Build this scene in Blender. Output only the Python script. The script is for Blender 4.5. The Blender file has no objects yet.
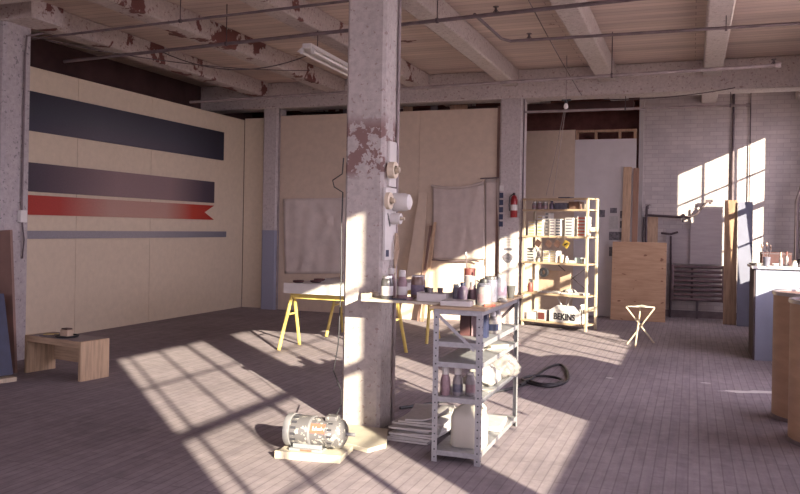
import bpy, math, random
from mathutils import Vector, Matrix
random.seed(7)
C = bpy.context.scene.collection
# ------------------------------------------------------------------ camera maths (survey of the photograph)
F = 790.0; YAW = math.radians(20.3); YH = 228.0; ROLL = math.radians(1.0); CH = 1.5
def ray(px, py):
    x = px-400; y = YH-py
    u = x*math.cos(ROLL)-y*math.sin(ROLL); v = x*math.sin(ROLL)+y*math.cos(ROLL)
    return (math.cos(YAW)*u-math.sin(YAW)*F, math.sin(YAW)*u+math.cos(YAW)*F, v)
def G(px, py, z=0.0):
    d = ray(px, py); t = (z-CH)/d[2]; return Vector((d[0]*t, d[1]*t, z))
def PY(px, py, Y):
    d = ray(px, py); t = Y/d[1]; return Vector((d[0]*t, Y, CH+d[2]*t))
def PX(px, py, X):
    d = ray(px, py); t = X/d[0]; return Vector((X, d[1]*t, CH+d[2]*t))

# ------------------------------------------------------------------ mesh builder
class MB:
    def __init__(s): s.v = []; s.f = []
    def add(s, vs, fs):
        n = len(s.v); s.v += [tuple(v) for v in vs]; s.f += [tuple(i+n for i in f) for f in fs]; return s
    def box(s, x0, y0, z0, x1, y1, z1):
        x0, x1 = sorted((x0, x1)); y0, y1 = sorted((y0, y1)); z0, z1 = sorted((z0, z1))
        return s.add([(x0,y0,z0),(x1,y0,z0),(x1,y1,z0),(x0,y1,z0),(x0,y0,z1),(x1,y0,z1),(x1,y1,z1),(x0,y1,z1)],
                     [(0,3,2,1),(4,5,6,7),(0,1,5,4),(1,2,6,5),(2,3,7,6),(3,0,4,7)])
    def obox(s, c, size, m=None):
        a, b, d = [q/2 for q in size]; m = m or Matrix()
        vs = [Vector(c)+m.to_3x3() @ Vector(p) for p in [(-a,-b,-d),(a,-b,-d),(a,b,-d),(-a,b,-d),(-a,-b,d),(a,-b,d),(a,b,d),(-a,b,d)]]
        return s.add(vs, [(0,3,2,1),(4,5,6,7),(0,1,5,4),(1,2,6,5),(2,3,7,6),(3,0,4,7)])
    def cyl(s, p0, p1, r, n=12, r2=None, cap=True):
        p0 = Vector(p0); p1 = Vector(p1); r2 = r if r2 is None else r2
        q = (p1-p0).to_track_quat('Z', 'Y')
        vs = []
        for p, rr in ((p0, r), (p1, r2)):
            for i in range(n):
                t = 2*math.pi*i/n; vs.append(p+q @ Vector((rr*math.cos(t), rr*math.sin(t), 0)))
        fs = [(i, (i+1) % n, n+(i+1) % n, n+i) for i in range(n)]
        if cap: fs += [tuple(range(n-1, -1, -1)), tuple(range(n, 2*n))]
        return s.add(vs, fs)
    def lathe(s, prof, c=(0,0,0), n=16, m=None, closed=False):
        vs = []; m = (m or Matrix()).to_3x3(); c = Vector(c)
        for r, z in prof:
            for i in range(n):
                t = 2*math.pi*i/n; vs.append(c+m @ Vector((r*math.cos(t), r*math.sin(t), z)))
        k = len(prof); fs = []
        for j in range(k if closed else k-1):
            a = j*n; b = ((j+1) % k)*n
            fs += [(a+i, a+(i+1) % n, b+(i+1) % n, b+i) for i in range(n)]
        if not closed: fs += [tuple(range(n-1, -1, -1)), tuple(range((k-1)*n, k*n))]
        return s.add(vs, fs)
    def tube(s, pts, r, n=8):
        pts = [Vector(p) for p in pts]; vs = []; fs = []
        up = Vector((0, 0, 1))
        for k, p in enumerate(pts):
            d = (pts[min(k+1, len(pts)-1)]-pts[max(k-1, 0)]).normalized()
            a = d.cross(up if abs(d.z) < .95 else Vector((1, 0, 0))).normalized(); b = d.cross(a)
            if k and a.dot(pa) < 0: a = -a; b = -b
            pa = a
            for i in range(n):
                t = 2*math.pi*i/n; vs.append(p+a*r*math.cos(t)+b*r*math.sin(t))
        m = len(pts)
        for k in range(m-1):
            fs += [(k*n+i, k*n+(i+1) % n, (k+1)*n+(i+1) % n, (k+1)*n+i) for i in range(n)]
        fs += [tuple(range(n-1, -1, -1)), tuple(range((m-1)*n, m*n))]
        return s.add(vs, fs)
    def prism(s, poly, z0, z1):           # poly in xy
        n = len(poly)
        return s.add([(x, y, z0) for x, y in poly]+[(x, y, z1) for x, y in poly],
                     [tuple(range(n-1, -1, -1)), tuple(range(n, 2*n))]+[(i, (i+1) % n, n+(i+1) % n, n+i) for i in range(n)])
    def prism_m(s, poly, t, m):           # poly in local xy extruded t along local z, transformed by m
        n = len(poly)
        vs = [m @ Vector((x, y, 0)) for x, y in poly]+[m @ Vector((x, y, t)) for x, y in poly]
        return s.add(vs, [tuple(range(n-1, -1, -1)), tuple(range(n, 2*n))]+[(i, (i+1) % n, n+(i+1) % n, n+i) for i in range(n)])
def obj(name, mb, mat, parent=None, bev=0, label=None, smooth=True, sub=0):
    me = bpy.data.meshes.new(name); me.from_pydata(mb.v, [], mb.f); me.validate(); me.update()
    import bmesh
    bm = bmesh.new(); bm.from_mesh(me); bmesh.ops.recalc_face_normals(bm, faces=bm.faces); bm.to_mesh(me); bm.free()
    if smooth:
        for p in me.polygons: p.use_smooth = True
        me.set_sharp_from_angle(angle=math.radians(35))
    me.materials.append(mat)
    o = bpy.data.objects.new(name, me); C.objects.link(o)
    if parent: o.parent = parent
    if bev:
        b = o.modifiers.new('bevel', 'BEVEL'); b.width = bev; b.segments = 2; b.limit_method = 'ANGLE'
    if sub:
        b = o.modifiers.new('sub', 'SUBSURF'); b.levels = sub; b.render_levels = sub
    if label: o['label'] = label
    return o
def tag(o, label, cat, group=None, kind=None):
    o['label'] = label; o['category'] = cat
    if group: o['group'] = group
    if kind: o['kind'] = kind
    return o
def thing(name, label, cat, loc=(0,0,0), rz=0, group=None):
    o = bpy.data.objects.new(name, None); C.objects.link(o); o.empty_display_size = .1
    o.location = loc; o.rotation_euler = (0, 0, rz); tag(o, label, cat, group); return o
def struct(name, mb, mat, label=None, **k):
    o = obj(name, mb, mat, **k); o['kind'] = 'structure'; o['category'] = name.split('_')[0]
    if label: o['label'] = label
    return o
def dup(root, loc, rz, label=None, group=None):
    r = root.copy(); C.objects.link(r); r.location = loc; r.rotation_euler = (0, 0, rz)
    if label: r['label'] = label
    if group: r['group'] = group
    for ch in list(root.children):
        c = ch.copy(); C.objects.link(c); c.parent = r
        for g in list(ch.children):
            d = g.copy(); C.objects.link(d); d.parent = c
    return r
RZ = lambda a: Matrix.Rotation(a, 4, 'Z')
RX = lambda a: Matrix.Rotation(a, 4, 'X')
RY = lambda a: Matrix.Rotation(a, 4, 'Y')

# ------------------------------------------------------------------ materials
def newmat(name):
    m = bpy.data.materials.new(name); m.use_nodes = True; nt = m.node_tree
    return m, nt, nt.nodes['Principled BSDF']
def N(nt, t, **k):
    n = nt.nodes.new(t)
    for a, b in k.items():
        if a.startswith('i_'): n.inputs[a[2:].replace('_', ' ')].default_value = b
        else: setattr(n, a, b)
    return n
def mix(nt, fac, a, b, mode='MIX'):
    n = nt.nodes.new('ShaderNodeMix'); n.data_type = 'RGBA'; n.blend_type = mode
    for s, v in ((n.inputs[0], fac), (n.inputs[6], a), (n.inputs[7], b)):
        if hasattr(v, 'links'): nt.links.new(v, s)
        else: s.default_value = v if isinstance(v, (int, float)) else (*v[:3], 1)
    return n.outputs[2]
def ramp(nt, src, stops):
    r = nt.nodes.new('ShaderNodeValToRGB'); nt.links.new(src, r.inputs[0])
    e = r.color_ramp.elements
    while len(e) < len(stops): e.new(.5)
    for q, (p, c) in zip(e, stops): q.position = p; q.color = (*c, 1) if len(c) == 3 else c
    return r.outputs[0]
def noise(nt, scale, detail=4, rough=.6, vec=None, stretch=None, coord='Object'):
    n = N(nt, 'ShaderNodeTexNoise', i_Scale=scale, i_Detail=detail, i_Roughness=rough)
    tc = nt.nodes.new('ShaderNodeTexCoord'); out = tc.outputs[coord]
    if stretch:
        mp = nt.nodes.new('ShaderNodeMapping'); mp.inputs['Scale'].default_value = stretch
        nt.links.new(out, mp.inputs[0]); out = mp.outputs[0]
    nt.links.new(out, n.inputs['Vector']); return n.outputs['Fac']
def bump(nt, bs, src, strength=.3, dist=.01):
    b = N(nt, 'ShaderNodeBump', i_Strength=strength, i_Distance=dist)
    nt.links.new(src, b.inputs['Height']); nt.links.new(b.outputs[0], bs.inputs['Normal'])
def mat(name, c, var=.15, scale=6, rough=.7, metal=0, stretch=None, bmp=.15, alpha=1, trans=0):
    m, nt, bs = newmat(name)
    n = noise(nt, scale, stretch=stretch)
    lo = tuple(max(0, x*(1-var)) for x in c); hi = tuple(min(1, x*(1+var)) for x in c)
    nt.links.new(ramp(nt, n, [(.3, lo), (.7, hi)]), bs.inputs['Base Color'])
    bs.inputs['Roughness'].default_value = rough; bs.inputs['Metallic'].default_value = metal
    if trans: bs.inputs['Transmission Weight'].default_value = trans
    if alpha < 1: bs.inputs['Alpha'].default_value = alpha
    if bmp: bump(nt, bs, n, bmp, .004)
    return m
def wood(name, c, dark=.65, axis=0, scale=5, rough=.6):
    m, nt, bs = newmat(name)
    st = [9, 9, 9]; st[axis] = .7
    n = noise(nt, scale, 5, .6, stretch=st)
    lo = tuple(x*dark for x in c)
    nt.links.new(ramp(nt, n, [(.3, lo), (.55, c), (.8, tuple(min(1, x*1.1) for x in c))]), bs.inputs['Base Color'])
    bs.inputs['Roughness'].default_value = rough; bump(nt, bs, n, .1, .003); return m
def speckle(name, base, spots, thr=.6, scale=30, rough=.6, metal=0, base2=None):
    m, nt, bs = newmat(name)
    n = noise(nt, scale, 6, .7); n2 = noise(nt, scale*.25, 3)
    b = mix(nt, n2, base, base2 or tuple(x*.8 for x in base))
    f = ramp(nt, n, [(thr, (0,0,0)), (thr+.03, (1,1,1))])
    nt.links.new(mix(nt, f, b, spots), bs.inputs['Base Color'])
    bs.inputs['Roughness'].default_value = rough; bs.inputs['Metallic'].default_value = metal
    bump(nt, bs, n, .15, .003); return m

def concrete(name, paint, under, patch, thr, scale=1.6, zlo=None, zhi=None, lower=None, lower_z=1.4, pits=True):
    """painted concrete with flaking patches (patch colour) where the noise exceeds thr, optionally only in a height band"""
    m, nt, bs = newmat(name)
    tc = nt.nodes.new('ShaderNodeNewGeometry'); sp = nt.nodes.new('ShaderNodeSeparateXYZ'); nt.links.new(tc.outputs['Position'], sp.inputs[0])
    fine = noise(nt, 22, 6, .7); big = noise(nt, scale, 8, .62); mid = noise(nt, 3, 5)
    col = mix(nt, mid, paint, under)
    col = mix(nt, ramp(nt, fine, [(.3, (.75,.75,.75)), (.6, (1,1,1))]), (0,0,0), col)
    mask = ramp(nt, big, [(thr, (0,0,0)), (thr+.015, (1,1,1))])
    if zlo is not None:
        def band(a, b, inv=False):
            mr = N(nt, 'ShaderNodeMapRange'); nt.links.new(sp.outputs['Z'], mr.inputs[0])
            mr.inputs[1].default_value = a; mr.inputs[2].default_value = b; mr.inputs[3].default_value = 1 if inv else 0; mr.inputs[4].default_value = 0 if inv else 1
            return mr.outputs[0]
        mu = N(nt, 'ShaderNodeMath', operation='MULTIPLY'); nt.links.new(band(zlo-.05, zlo+.02), mu.inputs[0]); nt.links.new(band(zhi-.1, zhi+.02, True), mu.inputs[1])
        mask = mix(nt, 1.0, mask, mu.outputs[0], 'MULTIPLY')
    col = mix(nt, mask, col, patch)
    chip = noise(nt, 26, 3, .55)
    col = mix(nt, ramp(nt, chip, [(.625, (0,0,0)), (.65, (.55,.55,.55))]), col, patch)
    if lower:
        mr = N(nt, 'ShaderNodeMath', operation='LESS_THAN'); nt.links.new(sp.outputs['Z'], mr.inputs[0]); mr.inputs[1].default_value = lower_z
        col = mix(nt, mr.outputs[0], col, lower)
    nt.links.new(col, bs.inputs['Base Color']); bs.inputs['Roughness'].default_value = .8
    bump(nt, bs, fine, .35, .008); return m

M = {}
M['floor'], nt, bs = newmat('floor_boards')
tc = nt.nodes.new('ShaderNodeTexCoord'); mp = nt.nodes.new('ShaderNodeMapping'); mp.inputs['Rotation'].default_value = (0, 0, math.radians(90))
nt.links.new(tc.outputs['Object'], mp.inputs[0])
br = N(nt, 'ShaderNodeTexBrick', i_Scale=1.0); br.inputs['Brick Width'].default_value = .95; br.inputs['Row Height'].default_value = .068
br.inputs['Mortar Size'].default_value = .0045; br.inputs['Mortar Smooth'].default_value = .3; br.inputs['Bias'].default_value = -.2
br.offset_frequency = 3; br.offset = .37
br.inputs['Color1'].default_value = (.315,.275,.30,1); br.inputs['Color2'].default_value = (.275,.238,.265,1); br.inputs['Mortar'].default_value = (.225,.193,.215,1)
nt.links.new(mp.outputs[0], br.inputs['Vector'])
n1 = noise(nt, .9, 6, .65); n2 = noise(nt, 9, 6, .7); n3 = noise(nt, 2.3, 8, .75); n4 = noise(nt, 3.5, 5, .6, stretch=(6, .6, 1))
col = mix(nt, ramp(nt, n1, [(.3, (.78,.77,.8)), (.7, (1.08,1.06,1.02))]), (0,0,0), br.outputs['Color'])
col = mix(nt, 1.0, col, ramp(nt, n2, [(.3, (.8,.8,.8)), (.7, (1.1,1.1,1.1))]), 'MULTIPLY')
col = mix(nt, 1.0, col, ramp(nt, n4, [(.3, (.86,.86,.88)), (.7, (1.08,1.07,1.05))]), 'MULTIPLY')
col = mix(nt, ramp(nt, n3, [(.70, (0,0,0)), (.74, (.5,.5,.5))]), col, (.5,.48,.44))
nt.links.new(col, bs.inputs['Base Color']); bs.inputs['Roughness'].default_value = .85; bs.inputs['Specular IOR Level'].default_value = .25
bump(nt, bs, br.outputs['Fac'], -.12, .004)

M['ceil'], nt, bs = newmat('board_formed_ceiling')
tc = nt.nodes.new('ShaderNodeTexCoord'); br = N(nt, 'ShaderNodeTexBrick', i_Scale=1.0)
br.inputs['Brick Width'].default_value = 3.2; br.inputs['Row Height'].default_value = .13; br.inputs['Mortar Size'].default_value = .006; br.inputs['Mortar Smooth'].default_value = .5
br.inputs['Color1'].default_value = (.64,.53,.48,1); br.inputs['Color2'].default_value = (.52,.43,.39,1); br.inputs['Mortar'].default_value = (.34,.26,.24,1)
nt.links.new(tc.outputs['Object'], br.inputs['Vector'])
n = noise(nt, 1.2, 5, .6, stretch=(.5, 3, 1)); pch = noise(nt, 1.1, 8, .6)
col = mix(nt, 1.0, br.outputs['Color'], ramp(nt, n, [(.3, (.82,.8,.82)), (.7, (1.1,1.08,1.05))]), 'MULTIPLY')
col = mix(nt, ramp(nt, pch, [(.665, (0,0,0)), (.68, (1,1,1))]), col, (.14,.06,.055))
nt.links.new(col, bs.inputs['Base Color']); bs.inputs['Roughness'].default_value = .85; bump(nt, bs, br.outputs['Fac'], -.3, .01)

M['beam'] = concrete('painted_beam', (.62,.56,.54), (.50,.44,.43), (.17,.08,.075), .72, 1.5)
M['beam_old'] = concrete('flaking_beam', (.60,.53,.51), (.48,.41,.40), (.15,.055,.05), .565, 1.5)
M['col_c'] = concrete('flaking_column', (.52,.475,.455), (.43,.39,.375), (.22,.135,.125), .50, 9, 1.90, 2.34)
M['col_l'] = concrete('grey_column', (.46,.42,.425), (.38,.345,.36), (.07,.06,.08), .74, 5)
M['col_b'] = concrete('two_tone_column', (.56,.51,.50), (.48,.43,.43), (.25,.2,.2), .8, 5, lower=(.27,.28,.36), lower_z=1.42)
M['col_r'] = concrete('pale_column', (.56,.51,.50), (.48,.43,.43), (.3,.2,.2), .78, 5)
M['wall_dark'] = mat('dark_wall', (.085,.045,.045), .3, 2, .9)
M['wall_maroon'] = mat('maroon_brick', (.15,.06,.05), .3, 6, .9)
M['brick'], nt, bs = newmat('painted_brick')
tc = nt.nodes.new('ShaderNodeTexCoord'); sp = nt.nodes.new('ShaderNodeSeparateXYZ'); cb = nt.nodes.new('ShaderNodeCombineXYZ'); nt.links.new(tc.outputs['Object'], sp.inputs[0])
ad = N(nt, 'ShaderNodeMath', operation='ADD'); nt.links.new(sp.outputs['X'], ad.inputs[0]); nt.links.new(sp.outputs['Y'], ad.inputs[1])
nt.links.new(ad.outputs[0], cb.inputs[0]); nt.links.new(sp.outputs['Z'], cb.inputs[1])
br = N(nt, 'ShaderNodeTexBrick', i_Scale=1.0); br.inputs['Brick Width'].default_value = .215; br.inputs['Row Height'].default_value = .075
br.inputs['Mortar Size'].default_value = .006; br.inputs['Mortar Smooth'].default_value = .4
br.inputs['Color1'].default_value = (.57,.53,.52,1); br.inputs['Color2'].default_value = (.49,.45,.45,1); br.inputs['Mortar'].default_value = (.44,.40,.40,1)
nt.links.new(cb.outputs[0], br.inputs['Vector'])
n = noise(nt, 2, 6, .65); n2 = noise(nt, 12, 4)
col = mix(nt, 1.0, br.outputs['Color'], ramp(nt, n, [(.3, (.78,.77,.79)), (.7, (1.06,1.05,1.02))]), 'MULTIPLY')
nt.links.new(col, bs.inputs['Base Color']); bs.inputs['Roughness'].default_value = .8; bump(nt, bs, br.outputs['Fac'], -.5, .01)

M['panel'] = mat('tan_fibreboard', (.63,.54,.42), .05, 14, .9, bmp=.08)
M['panel2'] = mat('brown_fibreboard', (.57,.465,.37), .06, 10, .9, bmp=.08)
M['white_panel'] = mat('white_panel', (.58,.545,.55), .05, 5, .85)
M['studs'] = wood('stud_wood', (.40,.25,.16), axis=2)
M['steel'] = mat('galvanised_steel', (.34,.345,.365), .15, 25, .45, .35)
M['steel_dk'] = mat('dark_slot', (.04,.04,.05), .1, 10, .6)
M['ply'], nt, bs = newmat('plywood')
n = noise(nt, 3, 5, .6, stretch=(1, 1, 8)); k = noise(nt, 7, 1, .3, stretch=(1, 1, 2.0))
col = ramp(nt, n, [(.3, (.45,.28,.17)), (.7, (.60,.40,.26))]); col = mix(nt, ramp(nt, k, [(.72, (0,0,0)), (.75, (1,1,1))]), col, (.25,.12,.07))
nt.links.new(col, bs.inputs['Base Color']); bs.inputs['Roughness'].default_value = .6
M['pine'] = wood('pine', (.50,.425,.315), .75, 2)
M['pine_x'] = wood('pine_x', (.48,.36,.24), .7, 0)
M['bench'] = wood('bench_wood', (.50,.36,.235), .6, 2, 4)
M['bench_x'] = wood('bench_wood_x', (.46,.33,.22), .6, 0, 4)
M['bench_top'] = mat('grey_bench_top', (.30,.26,.25), .15, 8, .6)
M['plank'] = wood('plank_tan', (.52,.36,.24), .7, 2)
M['plank_b'] = wood('plank_brown', (.33,.19,.13), .7, 2)
M['brown_board'] = mat('brown_board', (.20,.12,.10), .2, 3, .7)
M['rust_board'] = wood('rust_board', (.34,.22,.14), .6, 2, 2)
M['blue_board'] = mat('blue_grey_board', (.155,.165,.23), .12, 3, .6)
M['counter'] = mat('blue_grey_counter', (.24,.26,.34), .08, 3, .6)
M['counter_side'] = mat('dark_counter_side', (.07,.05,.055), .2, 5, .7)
M['white_top'] = speckle('white_worktop', (.62,.61,.62), (.30,.27,.27), .62, 12)
M['drum'] = mat('fibre_drum', (.36,.225,.15), .14, 3, .6, stretch=(1,1,4))
M['rim'] = mat('drum_rim', (.35,.33,.35), .1, 10, .35, .8)
M['white'] = mat('white_plastic', (.60,.58,.56), .05, 8, .45)
M['paper'] = mat('paper', (.55,.53,.52), .07, 9, .85)
M['paper2'] = mat('newsprint', (.50,.485,.48), .1, 20, .85)
M['cream'] = mat('cream_wood', (.50,.46,.38), .1, 10, .7)
M['jug'] = mat('milky_plastic', (.52,.50,.44), .05, 8, .4)
M['yellow'] = mat('yellow_paint', (.58,.45,.13), .12, 9, .5)
M['cloth'] = mat('canvas_cloth', (.58,.51,.47), .10, 5, .95, bmp=.3)
M['cloth2'] = mat('grey_cloth', (.50,.43,.395), .10, 6, .95, bmp=.3)
M['black'] = mat('black_rubber', (.025,.025,.03), .1, 5, .5)
M['iron'] = mat('dark_iron', (.10,.075,.085), .3, 8, .6, .3)
M['pipe'] = mat('painted_pipe', (.15,.115,.125), .25, 8, .6)
M['pipe_l'] = mat('pale_pipe', (.30,.25,.25), .25, 8, .6)
M['enamel'] = mat('white_enamel', (.72,.70,.70), .04, 5, .35)
M['tubeglass'] = mat('tube_glass', (.82,.80,.80), .02, 5, .2)
M['red'] = mat('red_enamel', (.27,.02,.025), .1, 5, .3)
M['redcup'] = mat('red_cup', (.14,.04,.035), .15, 9, .5)
M['brown_glass'] = mat('brown_jar', (.16,.10,.08), .3, 14, .3)
M['clear'] = mat('clear_jar', (.15,.145,.145), .25, 18, .15, trans=.35)
M['dkblue'] = mat('dark_blue', (.022,.028,.07), .2, 9, .5)
M['purple'] = mat('purple_jar', (.13,.10,.15), .35, 20, .45)
M['pink'] = mat('pink_jar', (.27,.18,.20), .2, 20, .45)
M['greyjar'] = mat('grey_jar', (.13,.13,.17), .3, 20, .4)
M['whitejar'] = mat('white_jar', (.235,.215,.22), .25, 20, .4)
M['label_red'] = mat('red_mark', (.55,.12,.08), .2, 20, .6)
M['tape'] = mat('masking_tape', (.66,.57,.44), .08, 20, .7)
M['lid'] = mat('steel_lid', (.6,.58,.56), .1, 9, .3, .7)
M['motor'] = speckle('motor_paint', (.17,.165,.175), (.50,.48,.45), .55, 22, .4, .25)
M['motor_ring'] = mat('motor_ring', (.28,.28,.30), .1, 12, .4, .3)
M['steel_pl'] = mat('grey_plate', (.33,.34,.36), .15, 12, .5, .4)
M['maroon'] = mat('maroon', (.06,.02,.02), .25, 12, .6)
M['radiator'] = mat('radiator_iron', (.17,.12,.13), .25, 8, .5, .4)
M['sheet'] = mat('shade_sheet', (.39,.35,.36), .08, 4, .85, stretch=(1,1,6))  # darker grey for the sheets that imitate shadow on the brick
M['cyanbox'] = mat('pale_cyan', (.45,.58,.58), .1, 8, .6)
M['yellow_tag'] = mat('yellow_tag', (.68,.48,.08), .15, 12, .6)
M['brown_tag'] = mat('brown_tag', (.08,.042,.035), .3, 12, .6)
M['tan_obj'] = mat('tan_card', (.50,.38,.28), .15, 8, .8)
M['bag'] = mat('clear_bag', (.28,.265,.265), .15, 12, .25, alpha=.6)
M['rag'] = mat('white_rag', (.35,.335,.32), .08, 9, .9)
M['frame_steel'] = mat('window_steel', (.20,.18,.19), .2, 6, .6, .3)
M['photo'] = mat('dark_print', (.13,.12,.14), .6, 25, .5)
M['ochre'] = mat('ochre_label', (.50,.38,.16), .2, 20, .6)
M['plaster'] = mat('plaster_wall', (.50,.46,.45), .08, 3, .9)

def canvas_mat(name, stops, axis='Y', y0=7.2, y1=11.9, vstops=None, z0=0, z1=1, wob=.03):
    m, nt, bs = newmat(name)
    tc = nt.nodes.new('ShaderNodeNewGeometry'); sp = nt.nodes.new('ShaderNodeSeparateXYZ'); nt.links.new(tc.outputs['Position'], sp.inputs[0])
    mr = N(nt, 'ShaderNodeMapRange'); nt.links.new(sp.outputs[axis], mr.inputs[0]); mr.inputs[1].default_value = y0; mr.inputs[2].default_value = y1
    col = ramp(nt, mr.outputs[0], stops)
    if vstops:
        mz = N(nt, 'ShaderNodeMapRange'); nt.links.new(sp.outputs['Z'], mz.inputs[0]); mz.inputs[1].default_value = z0; mz.inputs[2].default_value = z1
        col = mix(nt, 1.0, col, ramp(nt, mz.outputs[0], vstops), 'MULTIPLY')
    n = noise(nt, 60, 2)
    col = mix(nt, 1.0, col, ramp(nt, n, [(.3, (.88,.88,.88)), (.7, (1.1,1.1,1.1))]), 'MULTIPLY')
    nt.links.new(col, bs.inputs['Base Color']); bs.inputs['Roughness'].default_value = .75; return m
# ------------------------------------------------------------------ ROOM
XL, XR, YB, YF = -8.6, 1.9, 15.5, -7.0
ZC = 4.06; ZS = 3.80; ZB = 3.60
struct('floor', MB().box(XL-.3, YF-.3, -.15, XR+.4, YB+.3, 0), M['floor'], 'worn narrow wooden floorboards')
struct('ceiling', MB().box(XL-.3, YF-.3, ZC, XR+.4, YB+.3, ZC+.2), M['ceil'], 'board-formed ceiling slab')
struct('wall_left', MB().box(XL-.3, YF-.3, 0, XL, YB+.3, ZC), M['wall_dark'])
mb = MB().box(XL, YB, 0, -.93, YB+.3, ZC)
struct('wall_back', mb, M['wall_maroon'], 'dark maroon back wall above the partitions')
struct('wall_back_brick', MB().box(-.93, 15.0, 0, XR, YB, ZC), M['brick'], 'whitewashed brick wall')
# front wall (behind the camera) with openings
def wall_with_windows(name, axis, pos, thick, a0, a1, wins, mat_, z0=0, z1=ZC):
    b = MB(); cur = a0
    def bx(p, q, zz0, zz1):
        if q-p < .001: return
        if axis == 'X': b.box(pos, p, zz0, pos+thick, q, zz1)
        else: b.box(p, pos, zz0, q, pos+thick, zz1)
    for (s, e, sill, head) in wins:
        bx(cur, s, z0, z1); bx(s, e, z0, sill); bx(s, e, head, z1); cur = e
    bx(cur, a1, z0, z1)
    return struct(name, b, mat_)
SILL, HEAD = 1.19, 3.585
RW = [(-6.6,-4.8), (-4.5,-2.9), (-.45,1.45), (1.80,3.88), (5.85,10.15), (12.80,14.30)]
wall_with_windows('wall_right', 'X', XR, .18, YF, YB, [(s, e, SILL, HEAD) for s, e in RW], M['plaster'])
FW = [(-7.8,-5.8), (-5.4,-3.4), (-3.0,-1.0), (-.6,1.4)]
wall_with_windows('wall_front', 'Y', YF-.18, .18, XL, XR, [(s, e, SILL, HEAD) for s, e in FW], M['plaster'])
m, nt, bs = newmat('window_glass')
for q in list(nt.nodes): nt.nodes.remove(q)
o_ = nt.nodes.new('ShaderNodeOutputMaterial'); t_ = nt.nodes.new('ShaderNodeBsdfTransparent'); g_ = nt.nodes.new('ShaderNodeBsdfGlossy'); mx = nt.nodes.new('ShaderNodeMixShader')
g_.inputs['Roughness'].default_value = .02; t_.inputs[0].default_value = (.97,.97,.96,1); mx.inputs[0].default_value = .04
nt.links.new(t_.outputs[0], mx.inputs[1]); nt.links.new(g_.outputs[0], mx.inputs[2]); nt.links.new(mx.outputs[0], o_.inputs[0]); M['glass'] = m
HB = [(1.84,.018), (2.40,.085), (2.98,.022)]
wi = 0
for axis, pos, wins in (('X', XR+.05, RW), ('Y', YF-.1, FW)):
    for s, e in wins:
        wi += 1
        def wb(b, a0, a1, zz0, zz1, t):
            if axis == 'X': b.box(pos, a0, zz0, pos+t, a1, zz1)
            else: b.box(a0, pos, zz0, a1, pos+t, zz1)
        fr = MB()
        wb(fr, s, s+.03, SILL, HEAD, .05); wb(fr, e-.03, e, SILL, HEAD, .05); wb(fr, s+.03, e-.03, SILL, SILL+.03, .05); wb(fr, s+.03, e-.03, HEAD-.03, HEAD, .05)
        if wi == 3: vs = [-.165, .36, .89]
        elif e-s > 4: vs = [s+(e-s)*k/8 for k in range(1, 8)]
        elif e-s > 1.7: vs = [s+(e-s)*k/4 for k in (1, 2, 3)]
        else: vs = [s+(e-s)*k/3 for k in (1, 2)]
        for v in vs:
            t = .05 if (wi == 3 and v > .8) else .026
            wb(fr, v-t/2, v+t/2, 1.45 if wi == 4 else SILL+.03, HEAD-.03, .03)
        for hz, hh in HB: wb(fr, s+.03, e-.03, hz-hh/2, hz+hh/2, .034)
        f = struct('window_%d' % wi, fr, M['frame_steel'])
        g = MB(); wb(g, s+.031, e-.031, SILL+.031, HEAD-.031, .004); obj('pane', g, M['glass'], f)
# beams
for i, x in enumerate([-7.30,-5.80,-4.27,-2.76,-1.26,.24,1.74]):
    w = .13 if i != 3 else .125
    struct('trim_%d' % (i+1), MB().box(x-w, YF, ZS, x+w, YB if x < -1.4 else 15.0, ZC), M['beam_old' if i < 3 else 'beam'], 'ceiling beam running into the room', bev=.02)
k = 8
for y, mt in ((12.45, 'beam'), (5.45, 'beam'), (-1.6, 'beam')):
    struct('trim_%d' % k, MB().box(XL, y, ZB, XR, y+.4, ZC-.002), M[mt], 'main beam across the room', bev=.02); k += 1
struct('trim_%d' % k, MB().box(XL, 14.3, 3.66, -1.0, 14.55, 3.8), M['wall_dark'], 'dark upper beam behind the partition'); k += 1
# columns
def column(name, x0, x1, y0, y1, m, label, ch=.03):
    p = [(x0+ch,y0),(x1-ch,y0),(x1,y0+ch),(x1,y1-ch),(x1-ch,y1),(x0+ch,y1),(x0,y1-ch),(x0,y0+ch)]
    o = struct(name, MB().prism(p, 0, ZB), m, label, smooth=False); return o
column('trim_21', -2.455, -2.145, 5.42, 5.71, M['col_c'], 'whitewashed concrete column with flaking paint', .022)
column('trim_22', -7.16, -6.79, 6.32, 6.69, M['col_l'], 'grey concrete column at the left edge')
struct('trim_26', MB().box(-8.0, 6.28, ZB, -6.4, 6.72, ZS), M['beam_old'], 'flaking column head')
column('trim_23', -2.93, -2.56, 12.46, 12.83, M['col_r'], 'pale concrete column behind the shelves')
column('trim_24', -7.27, -6.97, 12.46, 12.8, M['col_b'], 'concrete column with blue-grey lower half')
column('trim_25', 1.55, 1.89, 12.47, 12.8, M['col_r'], 'pale column against the window wall')
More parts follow.
